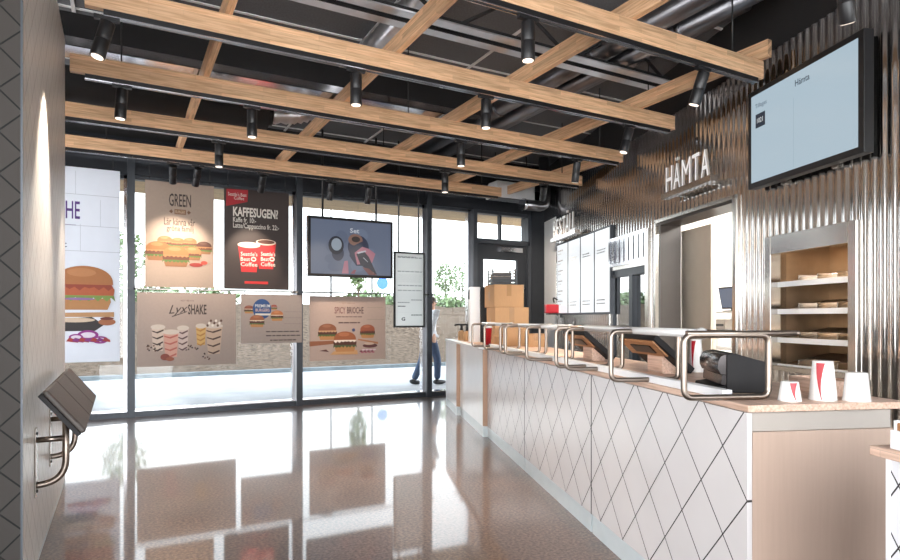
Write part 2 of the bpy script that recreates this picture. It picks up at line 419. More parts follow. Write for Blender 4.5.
# ------------------------------------------------------------------ floor, ceiling, outer walls
b = MB(); b.box(-4.1, 9.0, -2.6, 9.12, -0.12, 0, 'floor'); struct(b.build('floor'), 'polished brown speckled concrete floor of the room', 'floor')
b = MB(); b.box(-4.1, 12.0, -2.6, 9.12, CEIL, CEIL + 0.1, 'tile_black')
struct(b.build('ceiling'), 'black acoustic tile ceiling above the beams', 'ceiling')
b = MB()
for i in range(10): b.box(-4.4 + i * 1.24 + 0.3, -4.4 + i * 1.24 + 0.332, -2.5, 9, CEIL - 0.012, CEIL + 0.002, 'tbar')
for i in range(19): b.box(-4, 9, -2.4 + i * 0.62, -2.370 + i * 0.62, CEIL - 0.010, CEIL + 0.002, 'tbar')
struct(b.build('trim_1'), 'thin metal grid bars between black ceiling tiles', 'trim')
b = MB(); b.box(-4, 9.0, -2.6, -2.5, 3.5, CEIL, 'plaster'); b.box(-4, 9, -2.6, -2.5, 0, 0.1, 'charcoal')  # unseen wall, opened wide and set close so sky light reaches the beams
for x in (-4, -1.8, 0.4, 2.6, 4.8): b.box(x - .05, x + .05, -2.6, -2.5, 0.1, 3.5, 'charcoal')
struct(b.build('wall_back'), 'unseen glazed shop wall behind the viewer, opened for daylight', 'wall')
b = MB(); b.box(-4.1, -4, -2.5, 9, 3.4, CEIL, 'plaster'); b.box(-4.1, -4, -2.5, 9, 0, 0.1, 'charcoal')  # unseen wall, opened and moved in to brighten the steel wall's reflections
for y in range(-1, 9, 2): b.box(-4.1, -4, y - 0.05, y + 0.05, 0.1, 3.4, 'charcoal')
struct(b.build('wall_left'), 'unseen glazed outer wall far left of the room, opened for daylight', 'wall')

# pier of ruled tiles on the left
b = MB(); b.box(-1.6, -0.388, 3.312, 5.73, 0, 3.53, 'tile'); b.box(-1.6, -0.389, 3.304, 3.3118, 0, 3.53, 'tile_shaded'); b.box(-1.605, -0.385, 3.3, 5.735, 0, 0.012, 'plinth')
struct(b.build('wall_pier'), 'tiled pier with slanting dark joints at the left edge', 'wall')
b = MB(); b.box(-0.392, -0.384, 3.303, 3.312, 0.01, 3.53, 'charcoal'); struct(b.build('trim_2'), 'thin dark corner strip on the tiled pier', 'trim')

# ------------------------------------------------------------------ shop front
def xg(px, Y=GY): return on_y(px, 300, Y)[0]
def post(b, x0, x1, y0, y1, z0, z1, m='charcoal'): b.box(x0, x1, y0, y1, z0, z1, m)
b = MB()
b.box(-4.1, 7.4, 8.93, 9.14, HEAD, HEAD + 0.10, 'header')
b.box(-4.1, 7.4, 8.97, 9.14, HEAD + 0.10, HEAD + 0.2, 'header')
b.box(-4.1, 7.4, 8.86, 9.14, HEAD + 0.2, HEAD + 0.225, 'silver')
b.box(-4.1, 7.4, 8.90, 9.14, HEAD + 0.225, HEAD + 0.42, 'header')
b.box(-4.1, 7.4, 8.84, 9.14, HEAD + 0.42, HEAD + 0.46, 'header')
b.box(-4.1, 7.4, 8.94, 9.14, HEAD + 0.46, CEIL, 'matt_black')
struct(b.build('wall_front'), 'dark ribbed steel header above the glazing', 'wall')
mull = [xg(131), xg(298), xg(427)]
xd0, xd1, xc1 = xg(473), xg(527), xg(541)
edges = [-3.95, -2.0] + mull + [xd0]
b = MB()
for x in edges[:2]: b.box(x - .04, x + .04, 8.92, 9.14, 0, HEAD, 'charcoal')
for x in mull:
    b.box(x - 0.045, x + 0.045, 8.9, 9.14, 0, HEAD + 0.3, 'charcoal')
    b.box(x - 0.085, x - 0.046, 9.0, 9.1, 0.07, HEAD, 'silver')
struct(b.build('trim_3'), 'dark aluminium mullions of the shop front', 'trim')
for i in range(len(edges) - 1):
    x0, x1 = edges[i], edges[i + 1]
    w = struct(thing('window_%d' % (i + 1), '', ''), 'tall clear pane %d of the shop front in a dark frame' % (i + 1), 'window')
    f = MB(); f.box(x0 + .045, x1 - .045, 8.95, 9.1, 0.0, 0.075, 'charcoal'); f.box(x0 + .045, x1 - .045, 8.93, 9.1, 0.075, 0.09, 'silver')
    f.box(x0 + .045, x1 - .045, 9.0, 9.1, HEAD - .04, HEAD, 'charcoal'); f.build('frame', w)
    g = MB(); g.box(x0 + .045, x1 - .045, 9.05, 9.056, 0.09, HEAD - .04, 'glass'); g.build('pane', w)
# entrance door with a light over it
zt = on_y(500, 243, GY)[1]
d = struct(thing('door_1', '', ''), 'dark framed glazed door with a transom light beside the steel wall', 'door')
f = MB()
f.box(xd0 - .05, xd0 + .03, 8.9, 9.14, 0, HEAD, 'charcoal'); f.box(xd0 - .1, xd0 - .05, 9.0, 9.1, 0.0, HEAD, 'silver')
f.box(xd1 - .03, xd1 + .04, 8.92, 9.14, 0, HEAD, 'charcoal'); f.box(xd0, xd1, 8.92, 9.1, zt - .03, zt + .05, 'charcoal'); f.box(xd0, xd1, 8.94, 9.1, HEAD - .05, HEAD, 'charcoal')
f.box((xd0 + xd1) / 2 - .02, (xd0 + xd1) / 2 + .02, 9.0, 9.08, zt, HEAD, 'charcoal')
f.build('frame', d)
l = MB(); a0, a1 = xd0 + .03, xd1 - .03
l.box(a0, a0 + .17, 8.98, 9.04, 0.02, zt - .03, 'header'); l.box(a1 - .2, a1, 8.98, 9.04, 0.02, zt - .03, 'header')
l.box(a0 + .17, a1 - .2, 8.98, 9.04, zt - .3, zt - .03, 'header'); l.box(a0 + .17, a1 - .2, 8.98, 9.04, 0.02, 0.3, 'header'); l.build('leaf', d)
g = MB(); g.box(a0 + .17, a1 - .2, 9.005, 9.011, 0.3, zt - .3, 'glass'); g.box(a0, a1, 9.04, 9.046, zt + .05, HEAD - .05, 'glass'); g.build('pane', d)
c = MB(); c.box(a0 + .5, a1 - .12, 8.92, 8.98, zt - .16, zt - .08, 'silver'); c.box(a0 + .2, a0 + .75, 8.935, 8.95, zt - .03, zt - .01, 'silver'); c.build('door_closer', d)
h = MB(); h.box(a1 - .13, a1 - .07, 8.955, 8.98, 1.75, 1.9, 'silver'); h.cyl((a1 - .16, 8.95, 1.83), (a1 - .03, 8.95, 1.83), .014, 'silver'); h.build('handle', d)
b = MB(); b.box(xd1 + .04, 7.2, 8.9, 9.14, 0, CEIL, 'header'); struct(b.build('trim_4'), 'dark steel corner column between door and steel wall', 'trim')
# rod for the hanging boards
z0 = on_y(298, 292, 8.86)[1]
rod = thing('hanging_rail', 'thin horizontal steel rod clamped across the mullions between upper and lower posters', 'rail', (0, 8.86, z0))
b = MB(); xa, xb = xg(127, 8.86), xg(434, 8.86); b.cyl((xa, 0, 0), (xb, 0, 0), 0.011, 'tube'); b.build('rod', rod)
for x in mull:
    c = MB(); c.box(x - .03, x + .03, -.016, .045, -.022, .022, 'charcoal'); c.build('clamp', rod)

# ------------------------------------------------------------------ corrugated steel wall
PITCH, AMP = 0.076, 0.0075
def corr(b, u0, u1, z0, z1):
    n0 = math.ceil(u0 / (PITCH / 8)); n1 = math.floor(u1 / (PITCH / 8))
    us = [u0] + [n * PITCH / 8 for n in range(n0, n1 + 1)] + [u1]
    vs = []
    for u in us:
        y = AMP * math.cos(2 * PI * u / PITCH); vs += [(u, y, z0), (u, y, z1)]
    b.add(vs, [(2 * i, 2 * i + 2, 2 * i + 3, 2 * i + 1) for i in range(len(us) - 1)], 'corr', True)
def back(b, u0, u1, z0, z1): b.box(u0, u1, 0.015, 0.15, z0, z1, 'dark_brown')
WT = 3.5
uA = wu(556); uh0, uh1 = wu(612), wu(650); ud0, ud1 = wu(657), wu(736.5); un0, un1 = wu(770), wu(858)
zh = wz(612, 240); zd = wz(657.5, 223.5); zn0 = wz(858, 377); zn1 = wz(858, 223)
b = MB()
for u0, u1, z0, z1 in ((uA, uh0, 0, WT), (uh0, uh1, zh, WT), (uh1, ud0, 0, WT), (ud0, ud1, zd, WT), (ud1, un0, 0, WT), (un0, un1, 0, zn0), (un0, un1, zn1, WT), (un1, 14, 0, WT)):
    corr(b, u0, u1, z0, z1); back(b, u0, u1, z0, z1)
b.box(-0.1, uA, -0.004, 0.15, 0, 3.05, 'white'); corr(b, 0, uA, 3.05, WT); back(b, 0, uA, 3.05, WT)
b.box(0, 14, 0.05, 0.15, WT, CEIL, 'matt_black')
o = b.build('wall_right'); o.location = WO; o.rotation_euler = (0, 0, ROT); struct(o, 'wall of vertical corrugated stainless sheet', 'wall')

def wthing(name, label, cat, u, z, y=0.0, group=None):
    return thing(name, label, cat, fr(WO, u, y, z), ROT, group)
# doorway to the kitchen
d = struct(wthing('door_2', '', '', ud0, 0), 'open doorway with dark lining into the bright kitchen', 'door'); W = ud1 - ud0
f = MB(); f.box(-.02, .02, -.03, .16, 0, zd + .03, 'steel'); f.box(W - .02, W + .02, -.03, .16, 0, zd + .03, 'steel'); f.box(-.02, W + .02, -.03, .16, zd, zd + .035, 'steel'); f.build('frame', d)
f = MB(); f.box(0.02, 0.04, 0.02, 0.27, 0, zd, 'dark_brown'); f.box(0.02, W - .02, 0.02, 0.3, zd - .02, zd, 'dark_brown'); f.build('lining', d)
# hatch window with roller box
d = struct(wthing('window_6', '', '', uh0, 0), 'narrow glazed hatch in steel frame below a ribbed roller box', 'window'); W = uh1 - uh0
zb = wz(640, 264)
f = MB(); f.box(-.03, .03, -.05, .1, 0, zh, 'steel'); f.box(W - .03, W + .05, -.05, .1, 0, zh, 'steel'); f.box(0, W, -.045, .1, zb - .03, zb + .02, 'steel')
f.box(.03, W - .03, -.02, .08, zb - .12, zb - .03, 'charcoal'); f.box(W * .52, W * .52 + .09, -.02, .08, 0.4, zb - .12, 'charcoal'); f.box(.03, .07, -.02, .08, 0.4, zb - .12, 'charcoal'); f.box(W - .07, W - .03, -.02, .08, .4, zb - .12, 'charcoal'); f.box(.03, W - .03, -.02, .08, 0, .4, 'charcoal'); f.build('frame', d)
g = MB(); g.prism([(.07, .01), (W - .07, .055), (W - .07, .061), (.07, .016)], .4, zb - .12, 'mirror_glass', 'Z'); g.build('pane', d)
r = MB(); r.box(.0, W, -.06, .08, zb + .02, zh, 'silver')
k = 8
for i in range(k): r.prism([(W * (i + .12) / k, -.06), (W * (i + .3) / k, -.068), (W * (i + .7) / k, -.068), (W * (i + .88) / k, -.06)], zb + .06, zh - .04, 'silver', 'Z')
r.build('roller_box', d)

# kitchen behind
K0, K1, KD, KH = 3.2, 12.0, 3.6, 3.0
def kitchen_slab(name, x0, x1, y0, y1, z0, z1, m, label):
    b = MB(); b.box(x0, x1, y0, y1, z0, z1, m); o = b.build(name); o.location = WO; o.rotation_euler = (0, 0, ROT); struct(o, label, name.split('_')[0])
kitchen_slab('wall_kitchen_back', K0, K1, KD, KD + .1, 0, KH, 'kitchen_white', 'white rear wall of the kitchen')
kitchen_slab('wall_kitchen_far', K0 - .1, K0, .15, KD, 0, KH, 'kitchen_white', 'white far wall of the kitchen')
kitchen_slab('wall_kitchen_near', K1, K1 + .1, .15, KD, 0, KH, 'kitchen_white', 'white near wall of the kitchen')
kitchen_slab('ceiling_kitchen', K0, K1, .15, KD, KH, KH + .1, 'kitchen_white', 'white kitchen ceiling')
kitchen_slab('floor_kitchen', K0, K1, .15, KD, -.02, .004, 'grey_strip', 'grey kitchen floor')
cl = struct(wthing('trim_5', '', '', 6.0, KH - .06, 1.8), 'white luminaire under the kitchen ceiling', 'ceiling light')
f = MB(); f.box(-1.9, 3.2, -.25, .25, .02, .06, 'white'); f.build('housing', cl)
f = MB(); f.box(-1.88, 3.18, -.23, .23, .0, .02, 'tube_light'); f.build('diffuser', cl)

# ------------------------------------------------------------------ ceiling beams, joists, tracks
BEAM_Z, BH, BT = 3.2, 0.14, 0.05
BY = {6: 1.83, 5: 3.05, 4: 4.30, 3: 5.50, 2: 6.745, 1: 7.95}
BX1 = {6: 4.06, 5: 4.49, 4: 4.92, 3: 5.39, 2: 5.83, 1: 5.24}
BX0 = {6: -.1, 5: -.15, 4: -.19, 3: -.34, 2: -3.0, 1: -3.0}
BN = {6: 'wood beam nearest the viewer, at the top edge of the ceiling', 5: 'wood beam ending just beside the wall mounted order screen', 4: 'long wood beam third in front of the shop window posters',
      3: 'wood beam whose left end hangs free beside the tiled pier', 2: 'second wood beam out from the shop window', 1: 'wood beam hanging closest to the shop window posters'}
def beam(i):
    y = BY[i]; x0, x1 = BX0[i], BX1[i]
    o = thing('ceiling_beam', 'laminated pine ' + BN[i], 'beam', (x0, y, BEAM_Z), 0, 'long ceiling beams parallel to the shop window'); o['kind'] = 'thing'
    m = MB(); m.box(0, x1 - x0, -BT / 2, BT / 2, 0, BH, 'pine'); m.build('timber', o, 0.003)
    m = MB(); L = x1 - x0 - .06
    m.box(.1, L, -.019, .019, -.034, -.0, 'black'); m.box(.1, L, -.019, -.014, -.04, -.034, 'silver'); m.box(.1, L, .014, .019, -.04, -.034, 'silver'); m.build('lighting_track', o)
    n = max(2, int((x1 - x0) / 1.9))
    for k in range(n):
        x = .35 + k * (x1 - x0 - .7) / (n - 1)
        m = MB(); m.cyl((x, 0, BH), (x, 0, CEIL - BEAM_Z), .006, 'black', 8); m.build('hanger_rod', o)
for i in BY: beam(i)
JX = [-.62, .64, 1.88, 3.08, 4.45, 5.62]
JY0 = [3.0, 0.5, 0.5, 0.5, 2.95, 5.98]
JN = ['above the tiled pier', 'leftmost in open view', 'second in open view from the pier', 'over the middle of the counter aisle', 'running to the top of the order screen', 'shortest, over the door corner']
for x, y0, nme in zip(JX, JY0, JN):
    o = thing('ceiling_joist', 'pine joist lying across the ceiling beams, ' + nme, 'joist', (x, y0, BEAM_Z + BH), R(90), 'cross joists on the ceiling beams'); o['kind'] = 'thing'
    m = MB(); m.box(0, 8.35 - y0, -BT / 2, BT / 2, 0, BH - .005, 'pine'); m.build('timber', o, 0.003)

def aim_rot(o, d):
    o.rotation_mode = 'QUATERNION'; o.rotation_quaternion = Vector((0, 0, -1)).rotation_difference(Vector(d).normalized())
SPOT = []
def spot(px, py, i, d, where, power=130, size=52):
    """a cylinder lamp hung from the track of beam i under the pixel column px"""
    x = on_y(px, py, BY[i])[0]
    o = thing('track_spotlight', 'black cylinder track spotlight ' + where, 'spotlight', (x, BY[i], BEAM_Z - .04), 0, 'track spotlights under the ceiling beams')
    m = MB(); m.box(-.07, .07, -.017, .017, -.022, .004, 'black'); m.cyl((0, 0, -.02), (0, 0, -.06), .012, 'black', 10); m.build('track_adapter', o)
    dv = Vector(d).normalized(); p0 = Vector((0, 0, -.055)) - dv * .02
    h = MB(); ax = dv
    h.cyl(p0, p0 + dv * .12, .043, 'black', 24); h.cyl(p0 + dv * .122, p0 + dv * .235, .043, 'black', 24); h.cyl(p0 + dv * .118, p0 + dv * .124, .040, 'black', 24)
    h.build('housing', o, .002)
    l = MB(); l.cyl(p0 + dv * .2355, p0 + dv * .238, .034, 'lamp', 20); l.build('lens', o)
    ld = bpy.data.lights.new('spot_lamp', 'SPOT'); ld.energy = power; ld.color = (1.0, 0.84, 0.68); ld.spot_size = R(size); ld.spot_blend = 0.6; ld.shadow_soft_size = 0.035
    lo = bpy.data.objects.new('spot_lamp', ld); COL.objects.link(lo); lo.parent = o; lo.location = p0 + dv * .245; aim_rot(lo, dv)
dn = (0, 0, -1)
spot(845, 5, 6, (.5, .2, -1), 'beside the corner of the order screen')
spot(528, 20, 5, (.0, 0, -1), 'on the second nearest beam over the aisle')
spot(703, 75, 5, (-.12, .3, -1), 'at the end of the beam beside the order screen')
spot(107, 15, 4, (-.25, -.10, -1), 'highest at the left, beside the tiled pier top', 180, 60)
spot(356, 70, 4, dn, 'hanging before the silver flexible duct')
spot(486, 100, 4, dn, 'over the middle of the long third beam')
spot(629, 125, 4, (-.25, .1, -1), 'at the right end of the beam above the pickup sign', 150)
spot(122, 85, 3, (-.06, 0, -1), 'by the free left beam end near the pier')
spot(252, 110, 3, dn, 'under the middle of the beam before the black duct')
spot(461, 142, 3, dn, 'below the crossing over the door posters')
spot(577, 160, 3, (.1, .3, -1), 'at the right end of the beam before the order sign')
spot(219, 140, 2, dn, 'above the dark coffee poster on the second beam')
spot(445, 170, 2, dn, 'above the white notice board')
spot(544, 182, 2, (.7, 1.2, -1), 'over the door corner at the right', 260, 70)
# lamps of the beam by the glazing look at the boards
SP1 = [(173, (.06, .92, -1), 'left of the pair lighting the burger poster', 95, 58), (198, (-.10, .85, -1), 'right of the pair lighting the burger poster', 95, 58), (263, (.0, .85, -1), 'lighting the dark coffee poster', 130, 50), (331, (.05, .5, -1), 'left over the hanging screen', 120, 50), (369, (.05, .5, -1), 'right over the hanging screen', 120, 50)]
for px, d, wh, pw, sz in SP1: spot(px, 175, 1, d, wh, pw, sz)

# ------------------------------------------------------------------ steel trusses, trays, ducts
def truss(y, z, x0, x1, label, twin=True):
    o = thing('steel_truss', label, 'truss', (x0, y, z), 0, 'steel trusses above the beams'); L = x1 - x0
    m = MB()
    m.box(0, L, -.13, -.03, 0, .012, 'duct'); m.box(0, L, .03, .13, 0, .012, 'duct'); m.box(0, L, -.036, -.028, .0, .09, 'matt_black'); m.box(0, L, .028, .036, .0, .09, 'matt_black')
    m.build('bottom_chord', o)
    m = MB(); m.box(0, L, -.09, .09, CEIL - z - .06, CEIL - z - .014, 'matt_black'); m.build('top_chord', o)
    n = int(L / .62)
    for k in range(n):
        a, c = k * .62, (k + 1) * .62
        m = MB(); p, q = ((a, 0, .03), (c, 0, CEIL - z - .03)) if k % 2 else ((a, 0, CEIL - z - .03), (c, 0, .03))
        m.tube([p, q], .016, 'matt_black', 8); m.build('web_bar', o)
truss(4.27, 3.6, -2.0, 4.85, 'steel lattice truss with twin bright flanges, crossing behind the middle beams')
o = thing('cable_tray', 'shiny flat metal tray hung behind the pier side beams under a black girder', 'tray', (-3, 5.89, 3.5), 0)
m = MB(); m.box(0, 6.3, -.14, .14, 0, .006, 'silver'); m.box(0, 6.3, -.14, -.134, 0, .075, 'silver'); m.box(0, 6.3, .134, .14, 0, .075, 'silver'); m.build('channel', o)
m = MB(); m.box(0, 6.6, -.07, .07, .08, .3, 'matt_black'); m.build('girder', o)
def ribbed(pts, r, rib, m, n=18, per=0.03):
    P = [Vector(p) for p in pts]; out = []; rad = []
    for a, c in zip(P, P[1:]):
        k = max(1, int((c - a).length / per))
        for j in range(k): out.append(a.lerp(c, j / k)); rad.append(r + (rib if len(out) % 2 else 0))
    out.append(P[-1]); rad.append(r)
    b = MB(); b.tube(out, r, m, n, radii=rad); return b
o = thing('flexible_duct', 'crinkled silver flexible duct snaking between the ceiling tiles and beams', 'duct', (0, 0, 0))
ribbed(round_path([(2.16, 2.2, 3.9), (2.14, 5.6, 3.9), (2.12, 6.4, 3.88), (1.95, 7.03, 3.68), (1.5, 7.05, 3.62)], .4, n=12), .085, .022, 'duct', per=.05).build('hose', o)
m = MB(); m.cyl((1.52, 7.05, 3.62), (1.46, 7.05, 3.62), .125, 'black', 24); m.build('collar', o)
o = thing('air_duct', 'fat black fabric air duct running above the beams near the windows', 'duct', (0, 0, 0))
m = MB(); m.cyl((-3, 7.05, 3.62), (1.47, 7.05, 3.62), .17, 'matt_black', 24); m.build('tube', o)
for x in (-2.2, -.4, 1.2):
    m = MB(); m.cyl((x, 7.05, 3.62 + .165), (x, 7.05, CEIL), .008, 'black', 8); m.build('hanger_rod', o)
for k, (x, z, r, lab) in enumerate(((4.02, 3.84, .10, 'left of three beside the steel wall'), (4.27, 3.80, .085, 'middle of three beside the steel wall'), (4.52, 3.9, .075, 'right of three beside the steel wall'))):
    y0 = (1.8, 2.6, 3.2)[k]
    o = thing('spiral_duct', 'long spiral wound duct, ' + lab, 'duct', (x, y0, z), 0, 'ventilation pipes along the steel wall')
    m = MB(); m.cyl((0, 0, 0), (0, 8.6 - y0, 0), r, 'pipe', 24); m.build('pipe', o)
    for y in (1.0, 2.6, 4.3):
        m = MB(); m.cyl((0, y, 0), (0, y + .05, 0), r + .008, 'pipe', 24); m.build('coupling', o)
x, z = on_y(513, 193, 8.45)
o = thing('air_curtain', 'pale metal air curtain unit under the ceiling above the door', 'air curtain', (x, 8.45, z))
m = MB(); m.prism([(-.16, -.12), (.2, -.12), (.2, .06), (.1, .14), (-.16, .14)], -.42, .34, 'white', 'X'); m.build('casing', o, .01)
m = MB(); m.box(-.4, .32, -.1, .14, -.13, -.118, 'charcoal'); m.build('grille', o)
for s in (-.35, .28):
    m = MB(); m.cyl((s, 0, .13), (s, 0, CEIL - z), .008, 'black', 8); m.build('hanger_rod', o)
x, z = on_y(548, 203, 8.0)
o = thing('extract_duct', 'short grey round duct bending above the menu board corner', 'duct', (x, 8.3, z))
m = MB(); m.tube(round_path([(-.3, 0, 0), (.18, 0, 0), (.18, .05, CEIL - z)], .16), .09, 'pipe', 18); m.build('pipe', o)
m = MB(); m.cyl((-.31, 0, 0), (-.26, 0, 0), .105, 'silver', 20); m.build('collar', o)
# ------------------------------------------------------------------ service counter
CH, WTK = 0.985, 0.026
UL = 1.49
UN = ['white counter unit with diamond joints, at the near end by the paper cups', 'white diamond jointed counter unit, middle of the three patterned ones', 'white diamond jointed counter unit next to the plain white units', 'plain white counter unit standing next to the patterned units', 'plain white counter unit at the far end by the window']
for i in range(5):
    L = UL - .012; out = [0, 0, 0, .05, .10][i]; t0 = i * UL
    if i == 4: L = 1.0
    o = thing('counter_unit', UN[i], 'counter', cw(t0, 0), ROT, 'service counter units'); pm = 'diamond' if i < 3 else 'white'
    m = MB(); m.box(-L, -.02, .02 - out, .60, .116, CH - WTK - .001, 'grey_strip'); m.build('carcass', o)
    m = MB(); m.box(-L, 0, -out, .02 - out, .116, CH - WTK - .003, pm); m.build('front_panel', o, .0015)
    m = MB(); m.box(-L, -.01, .006 - out, .58, 0, .114, 'plinth'); m.build('plinth', o)
    m = MB()
    if i == 0:
        m.box(-.019, 0, .021, .60, .0, .885, 'panel_warm'); m.box(-.019, -.012, .021, .60, .886, CH - WTK - .001, 'grey_strip')
    else: m.box(-.019, -.001, -out + .021, .60, .117, CH - WTK - .003, 'brown_edge')
    m.build('end_panel', o)
    if i in (0, 1):
        m = MB(); m.box(-L - .0115, -L - .0005, -.0008, .02, .115, CH - WTK - .004, 'black'); m.build('joint_strip', o)
    if out:
        m = MB(); m.box(-.006, .001, -out, .001, .12, CH - WTK - .004, 'brown_edge'); m.build('edge_band', o)
o = thing('counter_worktop', 'long pale maple worktop on the white counter, with white ledge at its front', 'worktop', cw(0, 0, CH - WTK), ROT)
m = MB(); m.box(-7.0, .012, -.004, .655, 0, WTK, 'maple'); m.box(-7.0, -4.46, -.1, -.004, 0, WTK, 'white'); m.build('top_board', o, .003)
m = MB(); m.box(-4.45, -.17, .012, .055, WTK, WTK + .034, 'white'); m.build('front_ledge', o, .003)
# second counter in the right foreground
o = thing('counter_unit', 'white counter unit with small diamonds, cut off at the right picture edge', 'counter', cw(-.585, 0), ROT, 'service counter units')
m = MB(); m.box(.02, 1.5, .02, .60, .116, CH - WTK - .03, 'white'); m.build('carcass', o)
m = MB(); m.box(.012, 1.5, 0, .02, .1, CH - WTK - .03, 'diamond_small'); m.build('front_panel', o, .001)
m = MB(); m.box(0, .012, -.003, .60, 0.0, CH - WTK - .03, 'white'); m.build('end_panel', o)
m = MB(); m.box(.02, 1.5, .01, .58, 0, .1, 'plinth'); m.build('plinth', o)
o = thing('counter_worktop', 'pale maple worktop with overhang on the foreground counter at right edge', 'worktop', cw(-.585, 0, CH - WTK - .03), ROT)
m = MB(); m.box(-.035, 1.5, -.02, .66, 0, WTK, 'maple'); m.build('top_board', o, .004)
o = thing('counter_tray', 'small white sided wooden box at the right edge on the foreground counter', 'box', cw(-.60, -.005, CH - .0295), ROT)
m = MB(); m.box(.0, .5, .0, .01, 0, .05, 'white'); m.box(0, .01, .01, .2, 0, .075, 'white'); m.build('rim', o, .002)
m = MB(); m.box(.01, .5, .01, .2, 0, .07, 'oak'); m.build('body', o, .003)

# tray rails on the counter
RN = ['nearest the cups', 'in the middle, before the far terminal', 'farthest, beside the cardboard boxes']
RZ = CH + .250
for i in range(3):
    t0 = i * UL
    o = thing('tray_rail', 'steel tube tray rail with loops on the counter, ' + RN[i], 'rail', cw(t0, 0, 0), ROT, 'tray rails along the counter')
    for t in (.115, .78, 1.42):
        m = MB(); pts = round_path([(-t, -.18, CH + .0135), (-t, .17, CH + .0135), (-t, .17, RZ), (-t, -.18, RZ)], .036, True)
        m.tube(pts, .0118, 'bronze', 12, closed=True); m.build('loop', o)
    m = MB(); m.cyl((-.2, -.06, RZ + .004), (-1.46, -.06, RZ + .004), .0175, 'rail', 16); m.ball((-.195, -.06, RZ + .004), .024, 'rail'); m.build('long_rail', o)
    m = MB(); m.cyl((-.115, -.17, RZ + .006), (-.115, .29, RZ + .006), .011, 'bronze', 12); m.ball((-.115, .29, RZ + .006), .012, 'bronze'); m.build('cross_bar', o)
    m = MB(); m.cyl((-.12, .165, RZ + .004), (-1.43, .165, RZ + .004), .009, 'tube', 12); m.build('rear_rail', o)

# point of sale terminals
for t0, lab in ((1.10, 'dark tilted order terminal on a wooden stand, nearer of the two on the counter'), (2.14, 'dark tilted order terminal on a wooden stand, farther one toward the boxes')):
    o = thing('order_terminal', lab, 'terminal', cw(t0, .2136, CH), ROT, 'order terminals on the counter')
    W = .45; s = .216; hh = .20
    m = MB(); m.prism([(-.012, hh - .004), (.012, hh + .024), (s + .02, .035), (s - .004, .006)], -W, 0, 'plastic', 'X'); m.build('screen_housing', o, .004)
    m = MB(); m.prism([(.018, hh + .0195), (.021, hh + .0225), (s + .013, .0418), (s + .010, .0385)], -W + .02, -.02, 'plastic_gloss', 'X'); m.build('touch_screen', o)
    m = MB(); m.prism([(-.008, hh - .010), (.082, hh - .094), (.076, hh - .1), (-.013, hh - .016)], -W + .012, -.008, 'oak', 'X'); m.build('wooden_back', o)
    m = MB(); m.prism([(.016, hh - .038), (.06, hh - .079), (.053, hh - .086), (.009, hh - .045)], -W * .74, -W * .2, 'black', 'X'); m.build('customer_display', o, .002)
    m = MB(); m.prism([(.09, 0), (.19, 0), (.19, .02), (.09, .105)], -W * .6, -.09, 'maple', 'X'); m.build('stand', o, .002)
# receipt printer
o = thing('receipt_printer', 'black receipt printer with rounded front beside the near rail loop', 'printer', cw(.337, .118, CH), ROT - R(18))
prof = [(0, .002), (.0, .03), (.02, .036), (.02, .062), (-.004, .075), (-.012, .10), (-.012, .13), (.0, .155), (.02, .166), (.045, .168), (.235, .118), (.24, .10), (.222, .002)]
m = MB(); m.prism([(.045, .168), (.185, .128), (.19, .11), (.175, .002), (.02, .002), (.02, .162)], -.33, 0, 'plastic', 'X'); m.build('body', o, .004)
m = MB(); m.prism([(.02, .075), (-.004, .078), (-.014, .10), (-.014, .13), (-.002, .155), (.02, .164)], -.325, -.005, 'plastic_gloss', 'X', True); m.build('paper_cover', o, .002)
m = MB(); m.prism([(.02, .032), (.0, .034), (.002, .074), (.02, .074)], -.32, -.01, 'plastic_gloss', 'X'); m.build('paper_slot', o)
m = MB(); m.prism([(.02, .002), (-.035, .002), (-.035, .02), (.02, .03)], -.32, -.01, 'plastic', 'X'); m.build('front_tray', o, .004)
m = MB(); m.box(-.2, -.17, -.0155, -.0138, .112, .122, 'grey_strip'); m.build('badge', o)
# paper cups turned upside down
def cup(t, q, h, rb, rt, lab, swoosh, rim=2):
    o = thing('paper_cup', lab, 'cup', cw(t, q, CH), ROT, 'paper cups on the counter')
    m = MB(); m.lathe([(rb, 0), (rb + .002, .003), (rb, .006)] + [(rb + (rt - rb) * k / 6, .006 + (h - .006) * k / 6) for k in range(1, 7)] + [(rt - .004, h + .0005), (.002, h - .002)], (0, 0, 0), 'paper'); m.build('cup_body', o)
    if swoosh:
        m = MB(); vs = []; n = 14
        for k in range(n + 1):
            z = h * (.04 + .92 * k / n); r = rb + (rt - rb) * z / h + .0022
            a = R(swoosh) + .5 * (1 - k / n) ** 1.5; w = .06 + .75 * (k / n) ** 1.6
            vs += [(r * math.cos(a), r * math.sin(a), z), (r * math.cos(a + w * .5), r * math.sin(a + w * .5), z), (r * math.cos(a + w), r * math.sin(a + w), z)]
        m.add(vs, [f for k in range(n) for f in ((3 * k, 3 * k + 1, 3 * k + 4, 3 * k + 3), (3 * k + 1, 3 * k + 2, 3 * k + 5, 3 * k + 4))], 'red', True); m.build('printed_swoosh', o)
cup(.073, .227, .074, .040, .030, 'small upturned white paper cup with red edge, left of the cups', -36)
cup(.079, .3725, .15, .048, .035, 'tall upturned white paper cup with bold red swoosh', -75)
cup(.035, .478, .108, .046, .036, 'upturned plain white paper cup, right of the cups', 0)
cup(1.277, .56, .19, .042, .030, 'tall white paper cup with red swoosh behind the near terminal', -80)
o = thing('utensil_box', 'low pale wooden box behind the receipt printer', 'box', cw(.30, .50, CH), ROT)
m = MB(); m.box(-.13, .13, 0, .008, 0, .06, 'maple'); m.box(-.13, .13, .112, .12, 0, .06, 'maple'); m.box(-.13, -.122, .008, .112, 0, .06, 'maple'); m.box(.122, .13, .008, .112, 0, .06, 'maple'); m.build('sides', o, .001)
